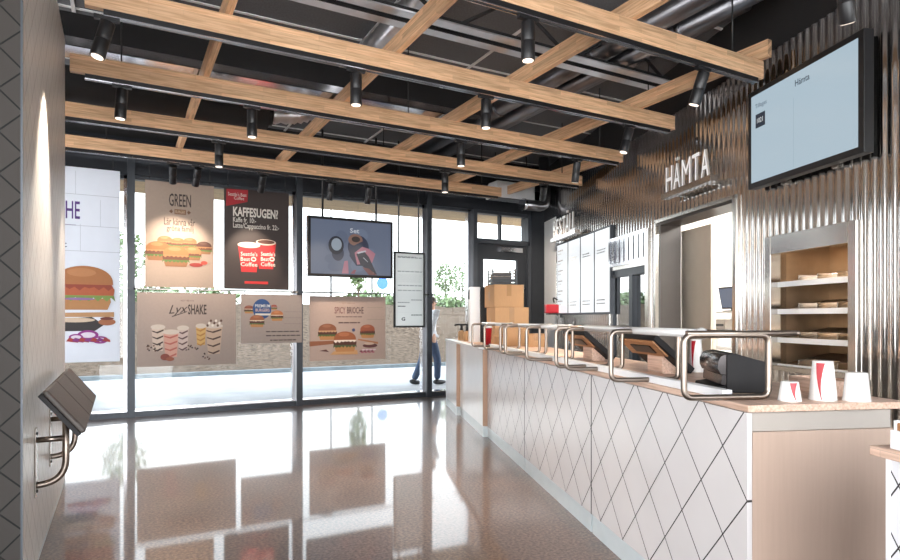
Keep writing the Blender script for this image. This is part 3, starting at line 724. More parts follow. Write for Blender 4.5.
m = MB(); m.box(-.122, .122, .008, .112, 0, .008, 'maple'); m.build('bottom', o)

# ------------------------------------------------------------------ cardboard boxes and things at the far end of the counter
def carton(name, lab, t, q, z, w, d, h, rz=0.0, open_top=False):
    o = thing(name, lab, 'box', cw(t, q, z), ROT + rz, 'cardboard boxes at the far end of the counter')
    m = MB(); e = .006
    m.box(-w / 2, w / 2, -d / 2, -d / 2 + e, 0, h, 'card'); m.box(-w / 2, w / 2, d / 2 - e, d / 2, 0, h, 'card'); m.box(-w / 2, -w / 2 + e, -d / 2 + e, d / 2 - e, 0, h, 'card'); m.box(w / 2 - e, w / 2, -d / 2 + e, d / 2 - e, 0, h, 'card'); m.box(-w / 2 + e, w / 2 - e, -d / 2 + e, d / 2 - e, 0, e, 'card'); m.build('carton', o, .002)
    if open_top:
        m = MB(); m.obox((0, -d / 2 - .03, h - .035), [(1, 0, 0), (0, .62, .78), (0, -.78, .62)], (w / 2, .05, .003), 'card'); m.build('flap', o)
    else:
        m = MB(); m.box(-w / 2, w / 2, -d / 2, -.001, h, h + .004, 'card'); m.build('flap', o)
        m = MB(); m.box(-w / 2, w / 2, .001, d / 2, h, h + .004, 'card'); m.build('flap', o)
        m = MB(); m.box(-w / 2 - .001, w / 2 + .001, -.03, .03, h + .004, h + .006, 'tape'); m.box(w / 2, w / 2 + .002, -.03, .03, h * .5, h + .004, 'tape'); m.box(-.03, .03, -d / 2 - .002, -d / 2, h * .3, h * .7, 'tape'); m.build('tape', o)
carton('cardboard_box', 'large brown cardboard box at the bottom of the stack beside the door', 5.3, .43, CH, .46, .42, .44)
carton('cardboard_box', 'brown cardboard box in the middle of the stack, under the dark crate', 5.35, .40, CH + .447, .38, .38, .27, .1)
carton('cardboard_box', 'small brown box on the counter in front of the box stack', 4.72, .36, CH, .2, .3, .18, .2, True)
carton('cardboard_box', 'small flat brown box right of the front box', 4.45, .54, CH, .18, .18, .14, -.15)
o = thing('bottle_crate', 'dark slatted crate holding brown packets on top of the box stack', 'crate', cw(5.35, .37, CH + .724), ROT)
m = MB(); m.box(-.14, .14, -.15, .15, 0, .02, 'black')
for a in (-.13, .13):
    for c in (-.14, .14): m.box(a - .008, a + .008, c - .008, c + .008, .02, .19, 'black')
m.box(-.14, .14, -.15, -.142, .03, .07, 'black'); m.box(.134, .142, -.15, .15, .03, .07, 'black'); m.build('base', o)
m = MB()
for z in (.1, .14, .18): m.tube(round_path([(-.14, -.15, z), (.14, -.15, z), (.14, .15, z), (-.14, .15, z)], .02, True), .005, 'tube', 8, closed=True)
m.build('wire_rim', o)
m = MB(); m.box(-.11, -.01, -.12, .1, .021, .14, 'oak'); m.box(.01, .11, -.12, .1, .021, .15, 'dark_brown'); m.build('packets', o, .004)
o = thing('water_dispenser', 'slim white and black dispenser tower left of the box stack', 'dispenser', cw(5.75, .14, CH), ROT)
m = MB(); m.box(-.10, .02, -.10, .04, 0, .72, 'white'); m.build('casing', o, .01)
m = MB(); m.box(-.10, .02, .041, .16, 0, .72, 'black'); m.build('back_column', o, .006)
m = MB(); m.box(-.08, 0, -.108, -.1,   .56, .68, 'plastic'); m.build('control_panel', o)
o = thing('red_cup', 'red drinking cup beside the box stack', 'cup', cw(5.0, .12, CH + .0), ROT)
m = MB(); m.lathe([(.035, 0), (.05, .19), (.052, .195), (.047, .19), (.032, .006)], (0, 0, 0), 'red'); m.build('cup_body', o)
m = MB(); m.lathe([(.052, .196), (.054, .205), (.045, .225), (.0, .225)], (0, 0, 0), 'paper'); m.build('lid', o)
for k, (t, q, lab) in enumerate(((6.55, .07, 'tan bottle with black pump at the far counter end, left one'), (6.2, .09, 'tan bottle with black pump at the far counter end, right one'))):
    o = thing('pump_bottle', lab, 'bottle', cw(t, q, CH), ROT, 'pump bottles at the counter end')
    m = MB(); m.lathe([(.045, 0), (.05, .005), (.05, .11), (.03, .135), (.018, .14)], (0, 0, 0), 'card'); m.build('bottle_body', o)
    m = MB(); m.cyl((0, 0, .14), (0, 0, .20), .02, 'black', 14); m.tube(round_path([(0, 0, .2), (0, 0, .225), (.02, -.09, .22), (.02, -.1, .20)], .02), .012, 'black', 10); m.build('pump_head', o)
# red holder on the white corner panel
u, z = loc_hit(547, 307, WO, ROT, -.2)
o = wthing('wall_dispenser', 'red box held on a black wall bracket above the box stack', 'dispenser', u + .2, z - .13, -.004)
m = MB(); m.box(-.03, .03, -.03, 0, -.05, .33, 'black'); m.box(-.12, .03, -.24, -.03, -.0, .02, 'black'); m.build('bracket', o, .003)
m = MB(); m.box(-.10, .02, -.28, -.035, .021, .17, 'red'); m.build('holder', o, .015)
m = MB(); m.tube(round_path([(-.05, -.12, .2), (-.05, -.14, .29), (-.05, -.06, .25)], .04), .014, 'black', 10); m.build('handle', o)

# ------------------------------------------------------------------ steel wall fittings
# order status screen
OFF = -.13
u0, zt0 = loc_hit(748, 94, WO, ROT, OFF); u1, zt1 = loc_hit(864, 28, WO, ROT, OFF); _, zb0 = loc_hit(748, 187, WO, ROT, OFF); _, zb1 = loc_hit(864, 156, WO, ROT, OFF)
TW = u1 - u0; TZ0 = (zb0 + zb1) / 2; TZ1 = (zt0 + zt1) / 2; TH = TZ1 - TZ0
print('TV', TW, TH, zt0, zt1, zb0, zb1)
o = wthing('order_screen', 'large wall mounted screen in thick black frame showing pale blue order list', 'screen', u0, TZ0, OFF)
m = MB(); m.box(0, TW, 0, .075, 0, TH, 'black'); m.build('casing', o, .004)
m = MB(); m.box(.2, TW - .2, .075, .117, .15, TH - .15, 'black'); m.box(.3, .36, .075, .117, -.02, TH, 'tube'); m.box(TW - .36, TW - .3, .075, .117, -.02, TH, 'tube'); m.build('wall_mount', o)
def dark(rgb): return glow(rgb, .55)
e = .045
sc = Print(TW, TH, lambda c: glow(c, .62)); sc.rect(e / TW, e / TH, 1 - e / TW, 1 - e / TH, (196, 218, 232))
sc.rect(.455, .08, .458, .72, (168, 192, 210)); sc.rect(.085, .60, .185, .74, (28, 46, 66)); sc.build('display', o)
sc2 = Print(TW, TH, lambda c: glow(c, .62), -.004)
sc2.text('1021', .105, .645, .165, .695, (240, 244, 246), .01); sc2.text('Tillagas', .085, .79, .205, .845, (70, 90, 110)); sc2.text('Hämta', .475, .815, .60, .875, (40, 56, 76), .01); sc2.build('lettering', o)

# raised sign letters
def wall_sign(name, body, lab, pa, pb, off, yT0, yB0, yT1, yB1):
    u0 = wu(pa, 200, off); u1 = wu(pb, 200, off)
    z0 = (wz(pa, yB0, off) + wz(pb, yB1, off)) / 2; z1 = (wz(pa, yT0, off) + wz(pb, yT1, off)) / 2
    print(name, body, u1 - u0, z0, z1, wz(pa, yB0, off), wz(pb, yB1, off), wz(pa, yT0, off), wz(pb, yT1, off))
    o = wthing(name, lab, 'sign', u0, z0, off); W, H = u1 - u0, z1 - z0
    wid = {'M': 1.25, 'T': .95, 'L': .8, 'E': .82, 'S': .9}; tot = sum(wid.get(ch, 1.0) for ch in body); x = 0
    for ch in body:
        cwid = wid.get(ch, 1.0) * W / tot; g = cwid * .09; Hc = H * (1.22 if ch == 'Ä' else 1.0)
        vs, fs = text_mesh(ch, .0); fm = bpy.data.meshes.new('letter'); fm.from_pydata([(x + g + a * (cwid - 2 * g), 0, c * Hc) for a, c in vs], [], fs)
        bm = bmesh.new(); bm.from_mesh(fm); bmesh.ops.remove_doubles(bm, verts=bm.verts[:], dist=1e-5); ret = bmesh.ops.extrude_face_region(bm, geom=bm.faces[:], use_keep_orig=True)
        bmesh.ops.translate(bm, vec=(0, -.022, 0), verts=[k for k in ret['geom'] if isinstance(k, bmesh.types.BMVert)]); bmesh.ops.recalc_face_normals(bm, faces=bm.faces)
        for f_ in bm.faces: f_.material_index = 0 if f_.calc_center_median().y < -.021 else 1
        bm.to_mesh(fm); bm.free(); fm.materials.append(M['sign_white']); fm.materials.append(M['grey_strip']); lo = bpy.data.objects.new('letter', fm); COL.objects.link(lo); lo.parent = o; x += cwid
    m = MB(); m.box(-.03, W + .06, -.05, .03, -.06, -.002, 'steel'); m.build('ledge', o, .002)
    m = MB(); m.box(.1, .14, .03, -off - AMP, -.05, -.01, 'steel'); m.box(W - .14, W - .1, .03, -off - AMP, -.05, -.01, 'steel'); m.build('bracket', o)
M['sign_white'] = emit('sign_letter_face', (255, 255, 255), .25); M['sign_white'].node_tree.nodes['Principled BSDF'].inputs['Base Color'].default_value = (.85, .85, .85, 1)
wall_sign('wall_sign', 'HÄMTA', 'raised white pickup sign lettering on a steel ledge above the doorway', 667, 711.5, -.14, 164, 191, 152, 179)
wall_sign('wall_sign', 'BESTÄLL', 'raised white order sign lettering on a ledge above the menu board', 554, 576.5, -.14, 219, 238, 213, 231)
# menu board of four light panels
u0, u1 = wu(557, 300, -.06), wu(610.5, 300, -.06); za = wz(557, 315, -.06); zb = wz(585, 234, -.06)
o = wthing('menu_board', 'backlit white menu board of four upright panels beneath the order sign', 'menu board', u0, za, -.06); W, H = u1 - u0, zb - za
m = MB(); m.box(0, W, 0, .055, 0, H, 'charcoal'); m.build('casing', o, .003)
M['menu_white'] = emit('menu_light_panel', (246, 250, 253), .82)
for k in range(4):
    a, c = W * k / 4 + .028, W * (k + 1) / 4 - .028
    p = MB(); p.box(a, c, -.006, 0, .03, H - .03, 'menu_white'); pn = p.build('light_panel', o)
    t = Print(W, H, ink, -.006)
    for j in range(6 if k == 0 else 4):
        if k == 0: t.lines(a / W + .02, a / W + .13, .88 - .14 * j, .018, (170, 170, 174), 2); t.lines(a / W + .02, a / W + .10, .84 - .14 * j, .01, (200, 200, 204), 2)
        else: t.lines(a / W + .03, a / W + .17, (.74, .71, .16, .12)[j], .014, (212, 214, 216), 3)
    t.build('printed_menu', o)
# warming rack set into the wall
RW, RH = un1 - un0, zn1 - zn0
o = wthing('warming_rack', 'stainless warming rack with four tilted shelves set into the steel wall', 'rack', un0, zn0)
m = MB(); e = .05
m.box(-.02, e, -.035, .06, -.02, RH + .02, 'steel'); m.box(RW - e, RW + .02, -.035, .06, -.02, RH + .02, 'steel'); m.box(e, RW - e, -.035, .06, RH - .13, RH + .02, 'steel'); m.box(e, RW - e, -.035, .06, -.02, .02, 'steel'); m.build('frame', o, .003)
m = MB(); D = .55
m.box(-.01, .0, .06, D, 0, RH, 'rack_brown'); m.box(RW, RW + .01, .06, D, 0, RH, 'rack_brown'); m.box(0, RW, .06, D, RH, RH + .01, 'rack_brown'); m.box(0, RW, .06, D, -.01, 0, 'rack_brown'); m.box(0, RW * .66, D, D + .01, 0, RH, 'rack_brown'); m.build('cabinet', o)
print('RACK', RW, RH, zn0, zn1)
M_shelves = [wz(852, 277.5, .05) - zn0 - .02, wz(852, 309, .05) - zn0 - .02, wz(852, 342, .05) - zn0 - .02, wz(852, 374, .05) - zn0 - .01]
print(M_shelves)
for z in M_shelves:
    s = MB(); s.prism([(.06, z), (D - .03, z + .10), (D - .03, z + .11), (.06, z + .012)], .03, RW - .03, 'rack_brown', 'X'); sh = s.build('shelf', o)
    r = MB(); r.box(.05, RW - .05, .03, .0595, z - .012, z + .03, 'white')
    for k in range(3): r.box(RW * (.28 + .22 * k), RW * (.28 + .22 * k) + .006, .06, .25, z + .03, z + .075, 'steel')
    r.build('price_rail', sh, .001)
ld = bpy.data.lights.new('rack_fill', 'AREA'); ld.energy = 3; ld.color = (1, .72, .45); ld.size = RW * .8; ld.shape = 'RECTANGLE'; ld.size_y = .1  # added area light that warms and brightens the rack interior
lo = bpy.data.objects.new('rack_fill', ld); COL.objects.link(lo); lo.parent = o; lo.location = (RW / 2, .14, RH - .02)
# things seen through the doorway
u0 = loc_hit(681, 300, WO, ROT, .45)[0]; u1 = loc_hit(711, 300, WO, ROT, .45)[0]; zt1 = loc_hit(690, 229, WO, ROT, .45)[1]
o = wthing('partition_panel', 'tall pale beige panel standing just inside the kitchen doorway', 'panel', u0, 0, .45)
m = MB(); m.box(0, u1 - u0, .02, .06, .005, zt1, 'kitchen_beige'); m.build('core', o, .003)
m = MB(); m.box(.003, u1 - u0 - .003, 0, .02, .08, zt1 - .003, 'kitchen_beige'); m.build('facing', o, .002)
u, z = loc_hit(724, 277, WO, ROT, 1.2)
o = wthing('kitchen_shelf_unit', 'white kitchen stand with shelves carrying a monitor, seen through the doorway', 'shelf unit', u, 0, 1.15)
m = MB()
for a in (-.33, .30):
    for c in (0, .36): m.box(a, a + .03, c, c + .03, .005, 1.36, 'white')
m.build('posts', o)
for zz in (.5, .9, 1.13, 1.36):
    m = MB(); m.box(-.34, .34, 0, .39, zz, zz + .025, 'white'); m.build('shelf', o, .002)
o = wthing('kitchen_monitor', 'dark tilted monitor standing on the white kitchen stand', 'monitor', u + .02, 1.386, 1.25)
m = MB(); m.obox((0, .02, .17), [(1, 0, 0), (0, 1, .2), (0, -.2, 1)], (.19, .018, .14), 'plastic'); m.build('casing', o, .004)
m = MB(); m.obox((0, .0005, .168), [(1, 0, 0), (0, 1, .2), (0, -.2, 1)], (.172, .0015, .122), glow((38, 62, 96), .8)); m.build('display', o)
m = MB(); m.box(-.1, .1, -.02, .13, 0, .012, 'plastic'); m.box(-.02, .02, .04, .06, .012, .12, 'plastic'); m.build('stand', o, .003)
o = wthing('label_printer', 'small grey label printer on the white kitchen stand below the monitor', 'printer', u - .1, 1.155, 1.2)
m = MB(); m.box(-.12, .12, 0, .22, 0.001, .13, 'grey_strip'); m.build('body', o, .01)
m = MB(); m.box(-.09, .09, -.004, 0, .04, .07, 'black'); m.build('paper_slot', o)
# ------------------------------------------------------------------ boards hanging before the glazing
PY = 8.83
def board(name, lab, px0, px1, py_tl, py_bl, py_tr, py_br, rgb, cat='poster', Y=PY, group='hanging posters in the shop window', wires=True, x0=None):
    """a rigid hanging print; the picture corners give its place and size on the plane Y"""
    a, zt0 = on_y(px0, py_tl, Y); _, zb0 = on_y(px0, py_bl, Y); c, zt1 = on_y(px1, py_tr, Y); _, zb1 = on_y(px1, py_br, Y)
    print(name, lab[:20], 'w %.2f  z %.2f/%.2f  %.2f/%.2f' % (c - a, zb0, zb1, zt0, zt1))
    if x0 is not None: a = x0
    z0, z1 = (zb0 + zb1) / 2, (zt0 + zt1) / 2
    o = thing(name, lab, cat, (a, Y, z0), 0, group)
    w, h = c - a, z1 - z0
    m = MB(); m.box(0, w, 0, .012, 0, h, 'white_sheet' if rgb == (222, 226, 234) else ink(rgb)); m.build('board', o, .0015)
    if wires:
        top = (HEAD + .3 if z1 > 2.2 else rod.location.z) - z0
        for x in (w * .06, w * .94):
            if top > h:
                m = MB(); m.cyl((x, .006, h), (x, .006, top), .004, 'black', 8); m.build('hanger', o)
    return o, w, h
BR = (92, 72, 60); DK = (58, 44, 38)
# white burger poster, partly behind the pier
o, w, h = board('hanging_poster', 'tall bright white poster of one big chicken burger, half behind the tiled pier', 64, 120, 165, 361, 172, 363, (222, 226, 234), x0=-1.28)
bw = w
def X(px): return (on_y(px, 300, PY)[0] - o.location.x) / w
def Z(py, px=90): return (on_y(px, py, PY)[1] - o.location.z) / h
p = Print(w, h)
for r_, (z, xs) in enumerate(((.86, (.2, .62)), (.70, (.42, .83)), (.57, (.25, .66)))):
    p.rect(0, z, 1, z + .0022, (204, 208, 216))
    for x in xs: p.rect(x, z, x + .003, z + (.14 if r_ else .12), (208, 212, 220))
p.rect(.1, Z(226), X(76), Z(226) + .002, (150, 130, 180))
p.build('printed_picture', o)
t = Print(w, h); t.text('BRIOCHE', X(80) - (X(80) - X(65)) * 3.4, Z(219, 75), X(80), Z(201, 75), (84, 44, 128), .01); t.text('milt', X(67) - .19, Z(247, 67), X(67), Z(241, 67), (58, 52, 78)); t.build('lettering', o)
p = Print(w, h, y=-.0008); p.layer = 20
p.poly([(X(50), Z(317)), (X(114), Z(317)), (X(114), Z(312)), (X(50), Z(313))], (196, 148, 100))
p.poly([(X(50), Z(331)), (X(95), Z(331)), (X(104), Z(325)), (X(92), Z(317)), (X(50), Z(319))], (40, 34, 36))
p.ell(X(75), Z(320), .17, .012, (226, 202, 176))
p.new(); p.ell(X(107), Z(322), .075, .018, (172, 104, 66)); p.ell(X(107), Z(318.5), .06, .008, (112, 46, 38))
p.burger(X(84.5), Z(302), .245, top=(176, 112, 62), meat=(186, 92, 52), sauce=(150, 60, 34), leaf=(124, 152, 70))
p.ell(X(79), Z(299), .14, .006, (150, 110, 170))
p.new()
for a, c, r in ((88, 335, .09), (76, 337, .06), (100, 340, .07)):
    p.ell(X(a), Z(c), r, r * .28, (150, 40, 140)); p.ell(X(a), Z(c), r * .7, r * .16, (240, 228, 244)); 
p.new()
for k in range(7): p.poly([(X(66 + 6 * k), Z(341)), (X(78 + 5.4 * k), Z(342.5)), (X(80 + 5 * k), Z(340)), (X(69 + 6 * k), Z(337.5))], ((168, 52, 48), (134, 42, 130))[k % 2])
p.build('printed_burger', o)

def LOC(o, w, h):
    return (lambda px: (on_y(px, 300, PY)[0] - o.location.x) / w), (lambda py, px: (on_y(px, py, PY)[1] - o.location.z) / h)
# brown poster with a group of burgers
o, w, h = board('hanging_poster', 'taupe upper poster headed GREEN with a heap of burgers, lit by a warm spot', 145, 214, 180, 286, 186, 289, (150, 132, 118))
X, Z = LOC(o, w, h)
t = Print(w, h)
t.text('GREEN', X(169), Z(206, 170), X(191), Z(195, 190), DK, .01); t.rect(X(174.5), Z(214.5, 180), X(186), Z(209.5, 180), (134, 96, 66)); t.text('BURGER', X(175.5), Z(213.5, 180), X(185), Z(210.6, 180), (216, 190, 160))
for a, s in ((169, 1), (191, -1)): t.poly([(X(a), Z(212, 180)), (X(a + 2.4 * s), Z(210, 180)), (X(a + 4 * s), Z(212, 180)), (X(a + 2.4 * s), Z(214, 180))], (120, 84, 58))
t.text('Lär känna vår', X(164), Z(225, 170), X(195), Z(219, 190), (72, 58, 50), .008); t.text('gröna familj', X(166.5), Z(232.5, 170), X(193.5), Z(226.5, 190), (72, 58, 50), .008); t.build('lettering', o)
p = Print(w, h)
G = dict(leaf=(84, 112, 50), meat=(104, 60, 38), sauce=(178, 122, 76))
for a, c, r, k in ((165, 246, .11, (170, 128, 78)), (178, 247, .10, (184, 126, 72)), (190, 247, .10, (196, 128, 80)), (158, 257, .17, (184, 122, 66)), (204, 252, .115, (110, 66, 48)), (193, 258, .12, (206, 150, 92)), (176, 263, .185, (196, 136, 80))):
    p.burger(X(a), Z(c, a), r, top=tuple(int(v * .82) for v in k), bun=(148, 102, 66), **G)
p.new(); p.ell(X(196), Z(265, 196), .10, .02, (150, 48, 40)); p.ell(X(204), Z(263, 204), .05, .018, (186, 70, 52)); p.build('printed_burgers', o)
# coffee poster
o, w, h = board('hanging_poster', 'dark brown upper poster with two red coffee cups and red corner label', 224, 289, 188, 289, 193, 290, (46, 34, 30))
X, Z = LOC(o, w, h)
p = Print(w, h)
p.poly([(X(226), Z(206, 226)), (X(226.5), Z(188.7, 226)), (X(248), Z(190, 248)), (X(247.5), Z(202, 248))], (176, 26, 38))
for cx, top, bot, ra, rb in ((266, 243, 269, 10, 7), (249, 245.5, 272, 11, 7.6)):
    p.new(); p.poly([(X(cx - ra), Z(top, cx)), (X(cx - rb), Z(bot, cx)), (X(cx + rb), Z(bot, cx)), (X(cx + ra), Z(top, cx))], (206, 40, 42))
    p.ell(X(cx), Z(top - .5, cx), ra * .0157, .03, (236, 214, 196)); p.ell(X(cx), Z(top - .9, cx), ra * .0135, .021, (92, 52, 36) if cx > 260 else (238, 226, 214))
p.rect(X(244.5), Z(283.8, 250), X(268), Z(281.2, 250), (206, 46, 44)); p.build('printed_cups', o)
t = Print(w, h, y=-.0008); t.layer = 12; wh = (240, 232, 220)
t.text("Seattle's Best", X(228), Z(196, 235), X(246.5), Z(192.4, 235), wh); t.text('Coffee', X(234), Z(200, 240), X(244), Z(196.8, 240), wh)
t.text('KAFFESUGEN?', X(233), Z(216.5, 240), X(278), Z(209.5, 270), wh, .03); t.text('Kaffe fr. 10:-', X(233), Z(222, 236), X(256), Z(218, 250), wh, .012); t.text('Latte/Cappuccino fr. 22:-', X(233), Z(229.5, 240), X(279), Z(225, 270), wh, .012)
for cx, s in ((268, .86), (249, 1)):
    for j, s_ in enumerate(("Seattle's", 'Best', 'Coffee')):
        t.text(s_, X(cx - 8.4 * s), Z(256 + j * 5.2, cx), X(cx + (8.4 if j != 1 else 1) * s), Z(252 + j * 5.2, cx), (244, 226, 214), .012)
    t.ell(X(cx + 4.5 * s), Z(259, cx), .042, .024, (244, 226, 214)); t.ell(X(cx + 4.5 * s), Z(259, cx), .026, .010, (206, 40, 42))
t.build('lettering', o)
# shake poster
o, w, h = board('hanging_poster', 'wide taupe lower poster with milkshakes, headed by script and SHAKE', 137, 236, 292, 367, 294, 364, (146, 130, 121))
X, Z = LOC(o, w, h)
t = Print(w, h)
t.text('MÖT VÅR NYA', X(181), Z(301.5, 187), X(194), Z(299.6, 187), BR); t.text('Lyx', X(170), Z(316, 178), X(187), Z(304.5, 178), DK, .0, .25, .02); t.poly([(X(172), Z(317, 175)), (X(187), Z(312, 187)), (X(187), Z(311.2, 187)), (X(172), Z(316, 175))], DK)
t.text('SHAKE', X(188), Z(314.5, 195), X(206.5), Z(304.5, 200), DK, .02); t.build('lettering', o)
p = Print(w, h)
def shake(cx, top, bot, ra, rb, body, band, cream=(206, 192, 180)):
    p.new(); p.poly([(X(cx - ra), Z(top, cx)), (X(cx - rb), Z(bot, cx)), (X(cx + rb), Z(bot, cx)), (X(cx + ra), Z(top, cx))], body)
    n = 4
    for k in range(n):
        y = top + (bot - top) * (k + .55) / n; r = ra + (rb - ra) * (k + .5) / n
        p.poly([(X(cx - r), Z(y, cx)), (X(cx - r * .2), Z(y + 1.6, cx)), (X(cx + r * .9), Z(y - 1.0, cx)), (X(cx + r * .9), Z(y + .6, cx)), (X(cx - r * .1), Z(y + 3.2, cx)), (X(cx - r * .9), Z(y + 1.4, cx))], band)
    p.ell(X(cx), Z(top, cx), ra * .0112, .035, cream)
shake(158, 327, 351, 6.4, 5, (206, 186, 170), (58, 38, 32)); shake(183, 328, 350, 5.5, 4.4, (198, 178, 170), (92, 64, 66)); shake(201, 326, 345, 5, 4, (206, 164, 96), (172, 124, 62)); shake(171, 332, 357, 7.6, 5.8, (206, 156, 140), (176, 96, 84)); shake(214, 326, 354, 8.4, 5.8, (198, 170, 148), (74, 48, 38))
p.new()
for k in range(9): p.ell(X(207.5 + 1.7 * k), Z(325.5 - 2.4 * (k % 3), 214), .012, .018, (238, 228, 216) if k % 2 else (92, 62, 48))
for k in range(26):
    a = random.choice((random.uniform(147, 160), random.uniform(186, 197), random.uniform(196, 207), random.uniform(203, 216))); c = random.uniform(345, 352) if a < 203 else random.uniform(353, 360)
    p.ell(X(a), Z(c, a), .009, .011, random.choice(((58, 38, 30), (92, 62, 46), (44, 30, 26))), n=10)
p.new(); p.ell(X(165), Z(357, 165), .045, .045, (132, 62, 48)); p.ell(X(170), Z(359, 170), .04, .028, (150, 82, 58)); p.build('printed_shakes', o)
# small poster with blue roundel
o, w, h = board('hanging_poster', 'small taupe lower poster with blue round badge and three burgers', 241, 302, 294, 342, 295, 344, (144, 130, 123))
X, Z = LOC(o, w, h); p = Print(w, h)
for y in (312, 318, 324): p.rect(X(284), Z(y, 284), 1, Z(y - .5, 284), (150, 136, 130))
p.burger(X(249), Z(312, 249), .075, top=(132, 70, 50)); p.burger(X(274), Z(309, 274), .05, top=(150, 66, 54))
p.new(); p.ell(X(262), Z(309, 262), .15, .205, (34, 74, 128)); p.poly([(X(255), Z(313.5, 258)), (X(271), Z(313.5, 268)), (X(270), Z(315.4, 268)), (X(255.5), Z(315.4, 258))], (226, 220, 208))
p.burger(X(257), Z(325, 257), .115, top=(156, 92, 58)); p.burger(X(277), Z(319, 277), .10, top=(186, 112, 64)); p.build('printed_burgers', o)
t = Print(w, h, y=-.0008); t.layer = 16
t.text('PREMIUM', X(255), Z(307.4, 260), X(270), Z(304.4, 266), (220, 222, 224), .012); t.text('BURGERS', X(255.5), Z(311.6, 260), X(269.5), Z(308.6, 266), (220, 190, 180), .012)
for y, a, c in ((332, 266, 300), (336, 266, 300), (340.5, 270, 296)): t.lines(X(a), X(c), Z(y, 284), .022, (74, 62, 58), 6)
t.build('lettering', o)
# spicy poster
o, w, h = board('hanging_poster', 'taupe lower poster headed SPICY BRIOCHE with three burgers on a board', 309.5, 385.5, 296, 361.5, 297, 358.5, (158, 138, 128))
X, Z = LOC(o, w, h); t = Print(w, h)
t.text('MÖT VÅR NYA', X(342), Z(304, 348), X(355.5), Z(302.4, 348), (150, 112, 92)); t.text('SPICY', X(334.5), Z(313.6, 340), X(345.5), Z(307, 340), (112, 60, 62), .01); t.text('BRIOCHE', X(347), Z(313.6, 355), X(363.5), Z(307, 355), (74, 44, 48), .01)
t.lines(X(336), X(362), Z(317.2, 348), .012, (90, 66, 62), 5); t.lines(X(338.5), X(360), Z(323.3, 348), .02, (104, 80, 74), 3); t.rect(X(367), Z(307.8, 372), X(383), Z(307.4, 372), (160, 142, 132)); t.rect(X(367), Z(319.8, 372), X(384), Z(319.4, 372), (160, 142, 132)); t.build('lettering', o)
p = Print(w, h); p.poly([(0, Z(346.5, 310)), (X(338), Z(343.5, 335)), (X(338), Z(340.5, 335)), (0, Z(341.5, 310))], (150, 92, 62)); p.poly([(X(358), Z(340, 360)), (X(378), Z(344, 375)), (X(378), Z(342, 375)), (X(358), Z(338.6, 360))], (176, 116, 78))
p.burger(X(327.5), Z(337, 327), .115, top=(140, 84, 56), sauce=(204, 160, 120)); p.burger(X(367.5), Z(335.5, 367), .098, top=(160, 88, 58), sauce=(150, 74, 52)); p.poly([(X(330), Z(354.5, 340)), (X(358), Z(354.5, 350)), (X(357), Z(350, 350)), (X(334), Z(351, 340))], (206, 156, 108)); p.burger(X(345), Z(348, 345), .145, top=(160, 92, 56), sauce=(240, 224, 208), leaf=(74, 92, 52))
p.new(); p.ell(X(353.5), Z(330, 353), .022, .026, (62, 70, 110)); p.new(); p.ell(X(370), Z(345.5, 370), .10, .035, (96, 50, 48)); p.ell(X(369), Z(343.5, 370), .07, .02, (206, 178, 160))
p.new()
for k in range(12): p.ell(X(361 + 1.2 * k), Z(351 + 1.5 * math.sin(k * 2.1), 366), .022, .012, ((122, 50, 74), (170, 96, 110), (226, 196, 206))[k % 3], n=10)
p.new(); p.poly([(X(319), Z(351, 320)), (X(329), Z(352, 328)), (X(326), Z(349.4, 328))], (88, 44, 38)); p.build('printed_burgers', o)

# hanging screen
HY = 8.62
a, zt = on_y(308, 215, HY); c, zt1 = on_y(393, 222, HY); _, zb = on_y(308, 276, HY); _, zb1 = on_y(393, 278.5, HY)
z0, z1 = (zb + zb1) / 2, (zt + zt1) / 2; w, h = c - a, z1 - z0
print('hung screen', w, h, zt, zt1, zb, zb1)
o = thing('hanging_screen', 'black framed screen hung from two rods, showing hands with a drink on grey slate', 'screen', (a, HY, z0))
m = MB(); m.box(0, w, 0, .07, 0, h, 'plastic'); m.build('casing', o, .005)
m = MB(); m.box(-.012, 0, .012, .058, .01, h - .01, 'silver'); m.build('backlit_edge', o)  # bright strip added for the backlight along the left edge
for x in (w * .17, w * .80):
    m = MB(); m.cyl((x, .035, h), (x, .035, CEIL - z0), .016, 'black', 12); m.build('hanger_rod', o)
p = Print(w, h, lambda q: glow(q, .5))
e = .04; p.rect(e / w, e / h, 1 - e / w, 1 - e / h, (112, 124, 150)); rnd = random.Random(3)
for k in range(10):
    x, y = rnd.uniform(.1, .8), rnd.uniform(.15, .8); p.ell(x, y, rnd.uniform(.05, .1), rnd.uniform(.05, .12), (120, 134, 160) if k % 2 else (104, 116, 142))
p.ell(.335, .40, .07, .13, (54, 60, 84)); p.ell(.315, .53, .088, .155, (30, 34, 50)); p.ell(.32, .545, .06, .105, (170, 184, 198))
p.ell(.575, .52, .125, .2, (46, 54, 82)); p.ell(.54, .64, .085, .1, (150, 112, 98)); p.ell(.545, .65, .05, .05, (54, 42, 40)); p.poly([(.47, .5), (.62, .62), (.70, .42), (.66, .2), (.55, .2), (.47, .36)], (42, 52, 80))
p.poly([(.53, .42), (.62, .53), (.70, .50), (.78, .42), (.74, .26), (.56, .22)], (196, 128, 146)); p.poly([(.55, .40), (.64, .46), (.70, .36), (.80, .06), (.70, .12), (.60, .22)], (34, 40, 62)); p.poly([(.56, .43), (.66, .47), (.67, .45), (.57, .405)], (212, 214, 226))
p.poly([(.63, .34), (.685, .27), (.69, .275), (.637, .35)], (196, 200, 212)); p.poly([(.62, .18), (.70, .16), (.80, .05), (.70, .05)], (132, 84, 84))
p.poly([(.38, .06), (.41, .27), (.45, .28), (.46, .06)], (196, 130, 150)); p.poly([(.48, .06), (.52, .13), (.55, .13), (.53, .06)], (160, 96, 110)); p.build('display', o)
t = Print(w, h, lambda q: glow(q, .5), -.004); t.text('Set', .475, .755, .585, .835, (222, 228, 238), .02); t.build('lettering', o)
